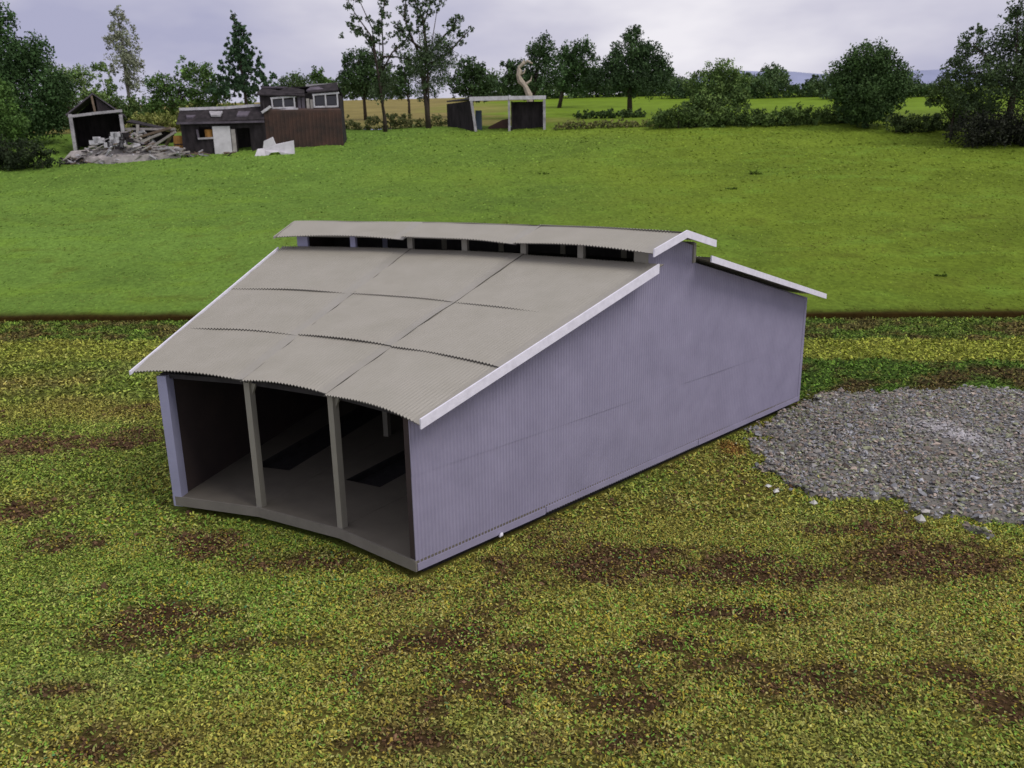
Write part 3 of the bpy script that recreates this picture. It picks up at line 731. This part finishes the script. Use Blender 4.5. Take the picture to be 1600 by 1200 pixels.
# pale poplar
tree('tall slim pale grey-green poplar rising behind the collapsed barn', 212, 205, [(208, 40, 12, 18), (212, 62, 20, 24), (208, 85, 27, 26), (214, 112, 25, 24), (216, 140, 19, 22), (197, 70, 15, 22), (222, 100, 20, 26), (186, 118, 12, 10), (214, 165, 10, 18)], (0.10, 0.125, 0.085), (0.145, 0.165, 0.125), 1.2, 4.4, 6, 30, depth_shift=22, bark=material('grey_bark', (0.2, 0.19, 0.16), .9))
tree('round mid-green bush left of the slim pale poplar', 176, 205, [(178, 142, 17, 15), (172, 160, 22, 16), (168, 115, 14, 12)], (0.055, 0.10, 0.03), (0.09, 0.14, 0.05), 2.4, 4.6, 4, 150, name='bush', cat='bush', depth_shift=14)
tree('rounded green tree between the pale poplar and the dark spruce', 290, 208, [(262, 138, 26, 18), (300, 118, 18, 18), (330, 128, 26, 22), (290, 155, 42, 22), (345, 150, 28, 20), (250, 165, 26, 18)], (0.035, 0.075, 0.02), (0.06, 0.11, 0.03), 3.0, 5, 7, 125, depth_shift=14)
hedge('rough olive grass bank behind the collapsed barn', 205, 300, 212, 205, 24, (0.10, 0.13, 0.035), (0.13, 0.14, 0.05), leaf=4, shift=6, name='shrub_bank')
hedge('green scrub filling the gap behind the fallen beams', 225, 345, 196, 190, 26, (0.06, 0.10, 0.025), (0.10, 0.14, 0.04), shift=14, name='scrub')
hedge('shadowy scrub behind the collapsed barn and the tall left tree', 40, 215, 215, 205, 40, (0.03, 0.06, 0.02), (0.06, 0.10, 0.03), shift=18, name='scrub')
# spruce: tiers
sb = [(382, 45, 6, 10)]
for i, v in enumerate(range(58, 150, 11)):
    w = 10 + i*5.6
    sb += [(388-w*.55, v+3, w*.62, 8), (388+w*.55, v+1, w*.62, 8), (388, v, w*.5, 9)]
tree('dark blue-green spruce standing behind the derelict sheds', 390, 205, sb, G_BLUE, (0.034, 0.068, 0.034), 3.2, 4.6, 6, 40, name='spruce_tree', depth_shift=10, depth=.9)
hedge('dark green scrub behind the low derelict shed', 360, 440, 200, 190, 30, G_DARK, G_MID, shift=8, name='scrub')
# middle
tree('small round tree just above the tall shed roof', 503, 190, [(503, 124, 16, 13), (512, 140, 22, 14), (490, 148, 16, 12)], G_DARK, G_MID, 3.0, 4.6, 5, 120, depth_shift=30)
tree('dark round tree behind the left scraggy tree', 572, 196, [(566, 108, 26, 25), (560, 135, 28, 24), (590, 130, 25, 28), (548, 120, 14, 18)], G_DARK, (0.03, 0.06, 0.022), 3.4, 4.8, 6, 95, depth_shift=16)
def scraggy(label, u, vb, trunk, brs, puffs, low, name='tree'):
    bl = list(puffs)
    for br in brs:
        for (a, b_) in zip(br[1:-1], br[2:]):
            for q_ in (0.3, .65, 1.0):
                if rng.random() < .85: bl.append((a[0]+(b_[0]-a[0])*q_+rng.normal(0, 3), a[1]+(b_[1]-a[1])*q_+rng.normal(0, 3), rng.uniform(6, 11), rng.uniform(5, 9)))
                if rng.random() < .5: bl.append((a[0]+(b_[0]-a[0])*q_+rng.normal(0, 8), a[1]+(b_[1]-a[1])*q_+rng.normal(0, 7), rng.uniform(4, 8), rng.uniform(4, 7)))
    return tree(label, u, vb, bl+low, (0.028, 0.045, 0.024), (0.045, 0.075, 0.034), 1.5, 3.6, trunk, low[0][1] if low else 90, branches=brs)
scraggy('left of two tall scraggy trees, thin bare branches fanning out', 602, 204, 8,
        [[(602, 200), (600, 150), (594, 100), (590, 60), (575, 25), (552, 8)], [(600, 130), (604, 90), (606, 50), (612, 25), (618, 8)], [(596, 110), (585, 80), (570, 60), (560, 62)], [(602, 120), (620, 95), (640, 78), (652, 60)], [(594, 95), (588, 70), (566, 40), (556, 22)], [(604, 100), (625, 100), (645, 105)]],
        [(598, 100, 15, 14), (606, 128, 18, 16), (590, 80, 12, 12), (600, 60, 9, 9)], [(598, 148, 24, 16), (612, 118, 14, 14)])
scraggy('right of two tall scraggy trees, bare top above a round dense crown', 670, 202, 10,
        [[(670, 198), (672, 150), (672, 100), (668, 60), (680, 25), (698, 18)], [(670, 110), (650, 75), (640, 45), (645, 18)], [(672, 100), (700, 70), (715, 58), (718, 45)], [(676, 110), (705, 95), (725, 75), (735, 66)], [(666, 90), (640, 70), (628, 55)], [(672, 90), (668, 50), (660, 30), (655, 18)]],
        [(660, 40, 9, 9), (648, 60, 9, 9), (690, 35, 7, 7)], [(675, 95, 34, 26), (655, 110, 24, 24), (695, 105, 26, 24), (672, 128, 38, 24), (700, 82, 20, 16), (668, 150, 22, 12)])
tree('low round crown filling the gap between the two scraggy trees', 640, 192, [(636, 125, 15, 18), (632, 145, 16, 14), (645, 110, 12, 13)], G_DARK, (0.03, 0.06, 0.022), 3, 4.6, 5, 115, depth_shift=14)
tree('dark round tree behind the left end of the open hut', 738, 192, [(736, 115, 24, 17), (725, 135, 28, 20), (752, 135, 24, 22), (740, 150, 34, 12)], G_DARK, (0.032, 0.062, 0.024), 3.4, 4.8, 6, 105, depth_shift=18)
tree('spreading dark tree behind the pale dead snag', 828, 195, [(848, 92, 28, 22), (815, 118, 26, 18), (850, 118, 34, 24), (828, 140, 34, 18), (796, 110, 12, 10), (790, 135, 22, 16)], G_DARK, (0.03, 0.06, 0.024), 3.2, 4.8, 7, 80, depth_shift=16)
tree('round-topped dark tree with a bare trunk right of the snag tree', 873, 168, [(905, 92, 32, 20), (885, 105, 24, 22), (915, 115, 30, 22), (880, 130, 20, 16), (900, 135, 28, 14)], G_DARK, (0.032, 0.064, 0.025), 3.2, 4.8, 7, 95)
tree('tallest dark tree at the right end of the middle group', 984, 178, [(985, 68, 18, 16), (975, 95, 34, 26), (1010, 100, 32, 28), (960, 125, 32, 26), (1000, 132, 44, 24), (1032, 122, 18, 24), (930, 130, 18, 20)], (0.018, 0.036, 0.016), (0.03, 0.058, 0.022), 3.6, 4.8, 9, 70)
hedge('dark hedge below the middle group of trees', 905, 1005, 184, 184, 10, (0.02, 0.035, 0.014), (0.04, 0.07, 0.022), leaf=4, name='hedge')
hedge('weedy bushes on the field edge between open hut and pale bushy tree', 868, 1040, 203, 203, 9, (0.06, 0.075, 0.028), (0.11, 0.11, 0.045), dens=1.8, leaf=3.6, irregular=.8, shift=2)
hedge('weedy bushes under the two scraggy trees', 545, 690, 205, 202, 14, (0.06, 0.08, 0.03), (0.10, 0.11, 0.045), dens=2.0, leaf=4, irregular=.7, shift=3)
# right
tree('pale green bushy tree on the hedge right of the middle group', 1112, 194, [(1120, 118, 26, 20), (1098, 135, 30, 22), (1140, 138, 28, 24), (1110, 160, 42, 22), (1085, 165, 20, 14), (1155, 160, 20, 16)], (0.042, 0.078, 0.024), (0.075, 0.12, 0.035), 3.2, 5, 8, 115, depth_shift=2)
hedge('near-black foliage standing in for shade under the pale green bushy tree', 1068, 1145, 196, 196, 17, (0.01, 0.014, 0.01), (0.016, 0.022, 0.012), shift=-1, name='hedge')  # shade below the crown, painted as near-black leaves
hedge('long field hedge between the pale bushy tree and the round tree', 1030, 1330, 202, 202, 25, (0.032, 0.058, 0.018), (0.055, 0.09, 0.024), leaf=4.2, irregular=.25, shift=3)
tree('large round dark tree standing alone right of centre', 1352, 200, [(1350, 102, 38, 25), (1330, 125, 38, 32), (1378, 125, 36, 34), (1352, 150, 58, 34), (1352, 180, 50, 18), (1308, 145, 18, 26), (1398, 150, 18, 28)], (0.020, 0.042, 0.014), (0.034, 0.065, 0.02), 4.6, 5, 10, 95)
hedge('low dark hedge between the round tree and the right edge tree', 1398, 1500, 208, 212, 22, (0.022, 0.036, 0.014), (0.04, 0.065, 0.02), shift=2)
tree('tall dark tree at the right edge with sparse twiggy crown', 1570, 222, [(1585, 20, 40, 24), (1560, 85, 40, 28), (1500, 85, 24, 20), (1540, 120, 55, 30), (1600, 70, 40, 40), (1480, 120, 25, 20), (1520, 150, 48, 30), (1590, 140, 55, 45), (1560, 45, 22, 14), (1505, 65, 14, 10)], (0.018, 0.030, 0.016), (0.045, 0.075, 0.03), 2.3, 5.2, 13, 30, depth_shift=-2)
tree('mid-green bush at the foot of the right edge tree', 1485, 214, [(1490, 165, 32, 26), (1520, 180, 34, 26), (1470, 140, 20, 16), (1450, 160, 14, 14)], (0.035, 0.06, 0.02), (0.06, 0.10, 0.03), 3, 5, 6, 150, name='bush', cat='bush')
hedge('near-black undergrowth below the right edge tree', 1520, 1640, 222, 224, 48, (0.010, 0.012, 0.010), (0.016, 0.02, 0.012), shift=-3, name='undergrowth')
# far hedges on the upper field edge
for (u0, u1, h, lb) in ((760, 1070, 26, 'far hedge behind the middle group of trees'), (1050, 1180, 22, 'far hedge behind the pale bushy tree'), (1150, 1300, 24, 'far tree belt between the pale bushy tree and the round tree'), (1290, 1470, 24, 'far hedge between the round tree and the right edge tree'), (440, 620, 24, 'far hedge behind the tall derelict shed')):
    hedge(lb, u0, u1, 152, 152, h*1.15, (0.03, 0.058, 0.026), (0.055, 0.09, 0.035), leaf=4.0, irregular=.4)
for (u, v, w, h, lb) in ((1205, 118, 20, 16, 'far round tree left of the gap in the distant belt'), (1268, 130, 13, 10, 'small far tree just left of the large round tree'), (1165, 128, 14, 12, 'far tree just right of the pale bushy tree')):
    tree(lb, u, 150, [(u, v, w, h), (u-6, v+8, w, h*.8), (u+7, v+9, w*.9, h*.8)], (0.03, 0.055, 0.024), (0.045, 0.08, 0.03), 3, 4.4, 4)

# ------------------------------------------------------------------ derelict buildings on the field edge
m_wood = material('weathered_black_wood', (0.026, 0.021, 0.023), rough=0.9, var=0.7, scale=1.2, bump=0.4, bscale=5, stretch=(1, 1, .25))
m_slate = material('faded_roof_slate', (0.10, 0.085, 0.105), rough=0.85, var=0.4, scale=0.8, bump=0.3, bscale=4)
m_rust = material('rusted_iron', (0.045, 0.036, 0.032), rough=0.85, scale=0.45, col2=(0.11, 0.06, 0.045), bump=0.3, bscale=5)
m_trim = material('flaking_white_trim', (0.22, 0.21, 0.22), rough=0.85, scale=1.3, col2=(0.50, 0.48, 0.50), bump=0.3)
m_pale = material('pale_flaking_paint', (0.42, 0.40, 0.42), rough=0.85, scale=1.3, col2=(0.66, 0.64, 0.68), bump=0.3)
m_grey = material('bleached_plank', (0.36, 0.33, 0.31), rough=0.9, var=0.35, scale=1.0, bump=0.3, bscale=6)
m_brownp = material('brown_plank', (0.17, 0.125, 0.09), rough=0.9, var=0.4, scale=1.0, bump=0.3, bscale=6)
m_whitep = material('white_sheet', (0.62, 0.60, 0.62), rough=0.7, var=0.15, scale=1.0)
m_orange = material('orange_drum_paint', (0.42, 0.21, 0.05), rough=0.7, var=0.25, scale=1.5)
m_glass = material('dark_pane', (0.02, 0.02, 0.028), rough=0.15, var=0.1, scale=1, spec=0.5)

def place(name, u, vb, label, cat, rz=0.0, shift=0.0):
    p, t = hit(u, vb)
    if shift:
        d = ray(u, vb); d = d/(d @ fw_h); t += shift; p = CAM+d*t; f_, l_ = FL(p); p[2] = float(terrain(f_, l_))
    r = empty(name, p, YAW+rz); tag(r, label, cat)
    return r, projv(p)[1]/FPX
# collapsed barn: gable front towards the right, side wall to the left
b1, s = place('collapsed_barn', 158, 238, 'black collapsed barn with open gable and pale posts at far left', 'barn', rz=0.40)
S = lambda *a: tuple(x_*s for x_ in a)
w_, d_, e_, a_ = 36, 70, 58, 88
def pts(l): return [np.array(q_)*s for q_ in l]
MB().prism(pts([(-w_, 0, -6), (-w_, d_, -2), (-w_, d_, e_), (-w_, 0, e_)]), S(2.5, 0, 0)).build('side_wall', m_wood, b1)
MB().prism(pts([(w_-2, 6, -6), (w_-2, d_, -2), (w_-2, d_, e_), (w_-2, 6, e_)]), S(2.5, 0, 0)).build('side_wall', m_wood, b1)
MB().prism(pts([(-w_, d_, -2), (w_, d_, -2), (w_, d_, e_), (0, d_, a_), (-w_, d_, e_)]), S(0, 2.5, 0)).build('back_wall', m_wood, b1)
MB().prism(pts([(-w_-5, -3, e_-3), (0, -3, a_), (0, d_, a_), (-w_-5, d_, e_-3)]), S(0, 0, 2.5)).build('roof_slope', m_slate, b1)
MB().prism(pts([(w_+5, -3, e_-3), (0, -3, a_), (0, d_, a_), (w_+5, d_, e_-3)]), S(0, 0, 2.2)).build('roof_slope', m_slate, b1)
MB().prism(pts([(4, 0, e_+2), (w_-4, 0, e_+1), (3, 0, a_-4)]), S(0, 1.5, 0)).build('gable_board', m_wood, b1)
for x_ in (-w_+1, w_-1): MB().bar(S(x_, -1, -8), S(x_, -1, e_), 5*s, 4*s).build('post', m_trim, b1)
MB().bar(S(-w_-2, -2, e_-4), S(-4, -2, e_+1), 3*s, 4*s).build('tie_beam', m_trim, b1)
MB().bar(S(-5, -2, e_+1), S(w_+2, -2, e_+6), 3*s, 4*s).build('tie_beam', m_trim, b1)
MB().bar(S(0, -1, e_), S(-2, -1, a_-2), 3*s, 3*s).build('king_post', m_brownp, b1)
# collapsed lean-to
b2, s = place('collapsed_lean_to', 236, 232, 'tangle of fallen beams and roof sheet right of the collapsed barn', 'ruin')
MB().prism(pts([(-42, 20, 40), (28, 14, 26), (30, 36, 27), (-42, 40, 44)]), S(0, 0, 2)).build('roof_sheet', m_wood, b2)
MB().prism(pts([(-40, 34, 0), (26, 30, 0), (26, 30, 24), (-40, 34, 38)]), S(0, 2, 0)).build('back_wall', m_wood, b2)
for (p_, q_, mm) in (((-40, 6, 30), (42, -2, 28), m_grey), ((-38, 2, 12), (36, -4, 30), m_brownp), ((-20, 0, 2), (-16, 0, 36), m_grey), ((-30, -3, 4), (20, -2, 22), m_grey), ((0, -4, 0), (44, -6, 24), m_grey), ((10, 2, 4), (-14, 4, 30), m_trim), ((20, 4, 0), (40, 0, 30), m_brownp), ((-36, 4, 20), (-6, -2, 26), m_trim)):
    MB().bar(S(*p_), S(*q_), 3.6*s, 3.4*s).build('fallen_beam', mm, b2)
# debris of planks
b1.scale = (1, 1, .97)
b3, s = place('debris_pile', 185, 252, 'heap of broken grey planks in front of the collapsed barn', 'debris')
MB().prism(pts([(-86, 4, -6), (-40, -6, -8), (40, -6, -4), (96, 4, 2), (90, 16, 8), (0, 18, 10), (-80, 14, 4)]), S(0, 3, 13)).build('rubble', m_grey, b3)
for i in range(250):
    x_ = random.uniform(-86, 98); hgt = 36*math.exp(-((x_-2)/55)**2) + 9; base = (x_/100)*9
    z_ = base + random.random()**1.3*hgt; y_ = random.uniform(-6, 12) + z_*.25; L = random.uniform(6, 19); a = random.uniform(-.6, .6); t_ = random.uniform(-.9, .9)
    dx, dy, dz = L*math.cos(a)*math.cos(t_), L*math.sin(t_)*.6, L*math.sin(a)
    MB().bar(S(x_-dx/2, y_-dy/2, z_-dz/2), S(x_+dx/2, y_+dy/2, z_+dz/2), random.uniform(1.6, 4.5)*s, random.uniform(1.2, 2.6)*s).build('plank', random.choice([m_grey, m_grey, m_grey, m_brownp, m_pale, m_trim, m_wood]), b3)
for i in range(16):
    x_ = random.uniform(-44, 16); z_ = random.uniform(18, 36)
    MB().box(x_*s, (x_+random.uniform(8, 15))*s, 0, 7*s, z_*s, (z_+random.uniform(5, 10))*s).build('rubble_block', m_pale if i % 3 else m_wood, b3)
drum, s = place('drum', 283, 236, 'orange rusty drum left of the low derelict shed', 'drum', shift=-1)
MB().tube([S(0, 0, -2), S(0, 0, 3), S(0, 0, 16), S(0, 0, 24)], [9*s, 9.5*s, 9.5*s, 8.8*s], 14).build('body', m_orange, drum, False)
MB().tube([S(0, 0, 10), S(0, 0, 12)], [9.9*s, 9.9*s], 14).build('hoop', m_rust, drum)
# low derelict shed
b4, s = place('derelict_shed', 350, 238, 'low black derelict shed with white door panel and pale ridge', 'shed', rz=0.16)
MB().prism(pts([(-60, 0, -4), (-60, 40, -2), (-60, 40, 60), (-60, 0, 48)]), S(2, 0, 0)).build('side_wall', m_wood, b4)
MB().prism(pts([(64, 0, -4), (64, 40, -2), (64, 40, 60), (64, 0, 48)]), S(2, 0, 0)).build('side_wall', m_wood, b4)
MB().box(-60*s, 66*s, 38*s, 41*s, -2*s, 60*s).build('back_wall', m_wood, b4)
for (x0, x1, z0, z1) in ((-58, -34, -4, 48), (-34, -14, -4, 22), (-34, -14, 42, 48), (-14, 10, 44, 48), (10, 22, -4, 48), (22, 42, 40, 48), (42, 64, -4, 48)):
    MB().box(x0*s, x1*s, 0, 2*s, z0*s, z1*s).build('wall_board', m_wood, b4)
MB().prism(pts([(-64, -5, 48), (2, -5, 48), (2, 26, 72), (-64, 26, 70)]), S(0, 0, 2)).build('roof_slope', m_slate if False else m_wood, b4)
MB().prism(pts([(2.5, -5, 50), (66, -5, 52), (66, 26, 76), (2.5, 26, 73)]), S(0, 0, 2)).build('roof_slope', m_wood, b4)
MB().bar(S(-64, 25, 73), S(4, 25, 75), 4*s, 4.5*s).build('ridge_cap', m_pale, b4)
MB().bar(S(4.5, 25, 75), S(66, 25, 80), 4*s, 4.5*s).build('ridge_cap', m_pale, b4)
MB().prism(pts([(-18, 14, 66), (2, 14, 66), (0, 4, 59), (-14, 4, 59)]), S(0, 0, 3)).build('roof_patch', m_trim, b4)
MB().prism(pts([(-52, 10, 60), (-38, 10, 60), (-42, 2, 56), (-50, 2, 56)]), S(0, 0, 2.6)).build('roof_patch', m_slate, b4)
MB().prism(pts([(26, 12, 66), (44, 12, 66), (40, 2, 58), (24, 2, 58)]), S(0, 0, 2.6)).build('roof_patch', m_slate, b4)
MB().bar(S(-64, -6, 48), S(66, -6, 50), 3*s, 3.4*s).build('eave_board', m_slate, b4)
MB().box(-13*s, 13*s, -3*s, -.8*s, -4*s, 43*s).build('door', m_whitep, b4)
MB().box(14*s, 20*s, -2.4*s, -.6*s, -4*s, 38*s).build('door_jamb', m_grey, b4)
MB().bar(S(-36, -1.5, 23), S(-13, -1.5, 24), 3*s, 3*s).build('window_sill', m_trim, b4)
MB().bar(S(-35, -1.5, 23), S(-36, -1.5, 38), 2.5*s, 3*s).build('window_frame', m_slate, b4)
MB().tube([S(-20, 8, 22), S(-20, 8, 38)], [7*s, 7*s], 12).build('orange_can', m_orange, b4)
b4.scale = (1, 1, .90)
# tall derelict shed
b5, s = place('tall_derelict_shed', 474, 231, 'taller derelict shed with rusty lower wall and two white windows', 'shed', rz=0.06)
MB().box(-56*s, 62*s, 0, 3*s, -5*s, 62*s).build('rusty_wall', m_rust, b5)
for i in range(20):
    x_ = -55+i*6.1; MB().box(x_*s, (x_+1.6)*s, -1.1*s, -.05*s, -5*s, 61*s).build('corrugation', m_rust, b5)
MB().box(-62*s, 58*s, 8*s, 11*s, 55*s, 92*s).build('upper_wall', m_wood, b5)
MB().prism(pts([(-56, 3, -5), (-56, 50, 0), (-60, 50, 90), (-60, 11, 90), (-56, 3, 62)]), S(2.5, 0, 0)).build('side_wall', m_wood, b5)
MB().prism(pts([(60, 3, -5), (60, 50, 0), (56, 50, 90), (56, 11, 90), (60, 3, 62)]), S(2.5, 0, 0)).build('side_wall', m_wood, b5)
MB().box(-56*s, 60*s, 49*s, 51.5*s, -2*s, 92*s).build('back_wall', m_wood, b5)
MB().prism(pts([(-56, 0, 62), (62, 0, 62), (58, 8, 66), (-58, 8, 66)]), S(0, 0, 1.5)).build('ledge', m_rust, b5)
MB().prism(pts([(-66, 4, 89), (8, 3, 86), (4, 26, 98), (-20, 28, 103), (-34, 22, 97), (-62, 28, 102)]), S(0, 0, 2)).build('roof_slope', m_wood, b5)
MB().prism(pts([(12, 4, 91), (60, 3, 95), (55, 28, 110), (15, 28, 105)]), S(0, 0, 2)).build('roof_slope', m_wood, b5)
MB().prism(pts([(-62, 28.5, 101), (56, 28.5, 106), (60, 52, 88), (-66, 52, 88)]), S(0, 0, 2)).build('roof_slope', m_wood, b5)
MB().bar(S(-62, 28, 105), S(-22, 28, 104), 3*s, 3.2*s).build('ridge_cap', m_slate, b5); MB().bar(S(6.5, 28, 107), S(56, 28, 109), 3*s, 3.4*s).build('ridge_cap', m_trim, b5)
MB().prism(pts([(10, 8, 95), (36, 10, 97), (30, 22, 103), (14, 20, 101)]), S(0, 0, 2.2)).build('roof_patch', m_slate, b5)
for (x0, x1, z0, z1) in ((-44, -8, 68, 85), (20, 58, 69, 90)):
    wn = empty('window'); wn.parent = b5
    MB().box((x0+3)*s, (x1-3)*s, 6.8*s, 7.6*s, (z0+3)*s, (z1-3)*s).build('pane', m_glass, wn)
    for (p_, q_) in (((x0, 6, z0), (x1, 6, z0+.5)), ((x0-1, 6, z1-1), (x1+2, 6, z1+2)), ((x0+1, 6, z0), (x0+1, 6, z1)), ((x1-1, 6, z0), (x1-1, 6, z1)), (((x0+x1)/2, 6, z0), ((x0+x1)/2, 6, z1))):
        MB().bar(S(*p_), S(*q_), 2*s, 3*s).build('frame', m_pale, wn)
MB().bar(S(-44, 4, 62), S(-4, 4, 66), 3*s, 3.5*s).build('fallen_board', m_pale, b5)
MB().bar(S(-58, -2, 60), S(-44, -2, 70), 3*s, 4*s).build('fallen_board', m_pale, b5)
for x_ in (-4, 2, 9, 15): MB().box(x_*s, (x_+4.5)*s, 6.5*s, 7.9*s, (60+x_*.2)*s, (86-x_*.3)*s).build('loose_board', m_grey if x_ % 2 else m_slate, b5)
b5.scale = (1, 1, .88)
# white sheeting
b6, s = place('white_sheeting', 430, 240, 'crumpled white sheeting lying in front of the two derelict sheds', 'sheeting', shift=-1)
MB().prism(pts([(-30, 0, -2), (-12, -2, -3), (-6, -2, 3), (6, -2, 4), (10, -1, -1), (30, 0, 0), (29, 4, 20), (12, 5, 17), (0, 6, 15), (-4, 7, 26), (-18, 6, 20), (-20, 5, 8)]), S(0, 3, 1)).build('crumpled_panel', m_whitep, b6)
MB().prism(pts([(-32, -3, -3), (-14, -4, -4), (-18, 3, 9), (-28, 2, 8)]), S(0, 1.4, 1)).build('loose_panel', m_whitep, b6)
# open-fronted hut
b7, s = place('open_hut', 775, 203, 'black open-fronted hut with a pale front beam and posts', 'hut')
MB().prism(pts([(-78, 34, 0), (-36, 0, -3), (-36, 0, 44), (-78, 34, 42)]), S(1.5, 1.5, 0)).build('side_wall', m_wood, b7)
MB().box(24*s, 76*s, 14*s, 16*s, -2*s, 42*s).build('back_panel', m_wood, b7)
MB().prism(pts([(75, 0, -2), (75, 30, 0), (75, 30, 42), (75, 0, 43)]), S(2, 0, 0)).build('side_wall', m_wood, b7)
MB().box(24*s, 26*s, 2*s, 14*s, -2*s, 42*s).build('partition', m_wood, b7)
MB().prism(pts([(-40, -2, 46), (78, -2, 46), (70, 36, 49), (-78, 36, 45)]), S(0, 0, 2)).build('roof', m_slate, b7)
MB().bar(S(-40, -3, 46), S(20, -3, 46.5), 4*s, 6*s).build('front_beam', m_pale, b7); MB().bar(S(20.5, -3, 46.5), S(78, -3, 46.5), 4*s, 5.4*s).build('front_beam', m_pale, b7)
for x_, w2 in ((-35, 4), (21, 3.4), (75.5, 4)): MB().bar(S(x_+(4 if x_ < 0 else 0), -3, -4), S(x_-(2 if x_ < 0 else 0), -3, 43), w2*s, w2*s).build('post', m_trim, b7)
MB().prism(pts([(-14, 24, -2), (22, 24, -2), (22, 24, 18), (10, 24, 16), (-12, 24, 6)]), S(0, 6, 0)).build('fallen_wall', m_rust, b7)
MB().box(-32*s, -22*s, 10*s, 14*s, -2*s, 30*s).build('blue_sheet', material('blue_grey_sheet', (0.05, 0.07, 0.10), .8), b7)
# pale dead snag
b8, s = place('dead_snag', 826, 196, 'pale twisted dead trunk rising behind the open hut', 'dead tree', shift=5)
MB().tube([S(6, 0, -2), S(3, 0, 25), S(1, 0, 42), S(-5, 0, 55), S(-12, 1, 62), S(-15, -1, 70), S(-13, 1, 77), S(-14, 0, 82), S(-7, 0, 87), S(-6, 0, 93)], [6*s, 4.6*s, 5.4*s, 3.6*s, 5.0*s, 3.4*s, 4.4*s, 2.2*s, 3.2*s, .5*s], 7).build('trunk', m_pale_bark, b8, False)
MB().tube([S(-3, 0, 58), S(4, 1, 63), S(6, 1, 70)], [2.0*s, 1.2*s, .3*s], 6).build('branch', m_pale_bark, b8)
MB().tube([S(-6, 0, 86), S(-1, 0, 91), S(7, 0, 87)], [2.2*s, 2.0*s, 1.0*s], 7).build('branch', m_pale_bark, b8, True)
MB().tube([S(-12, 0, 72), S(-6, 1, 74), S(-4, 2, 80)], [1.6*s, 1.0*s, .5*s], 6).build('branch', m_pale_bark, b8, True)
# a few darker tussocks in the meadow
for (u, v, lb) in ((1180, 272, 'dark green tussock in the meadow straight above the roof ridge end'), (1142, 297, 'small dark tussock in the meadow below the larger one'), (850, 274, 'low dark tussock in the middle of the meadow'), (1472, 432, 'dark tussock low in the meadow near the right edge')):
    hedge(lb, u-8, u+8, v, v, 4, (0.05, 0.085, 0.012), (0.08, 0.13, 0.02), dens=2, leaf=3, name='tussock', shift=0)['category'] = 'tussock'
# more wreckage leaning on the low shed and lying about
for (u, v, n_, lb) in ((330, 243, 12, 'scatter of grey boards at the foot of the low derelict shed'), (262, 246, 26, 'loose broken boards between the debris heap and the low shed')):
    r_, s = place('board_scatter', u, v, lb, 'boards', shift=-.5)
    for i in range(n_):
        x_ = random.uniform(-32, 32); L = random.uniform(6, 20); a = random.uniform(-.7, .7); z_ = random.uniform(0, 9)
        MB().bar(S(x_-L/2*math.cos(a), random.uniform(-3, 4), z_-L/2*math.sin(a)), S(x_+L/2*math.cos(a), random.uniform(-3, 4), z_+L/2*math.sin(a)), random.uniform(1.5, 4)*s, random.uniform(1, 2.4)*s).build('board', random.choice([m_grey, m_brownp, m_trim, m_wood]), r_)
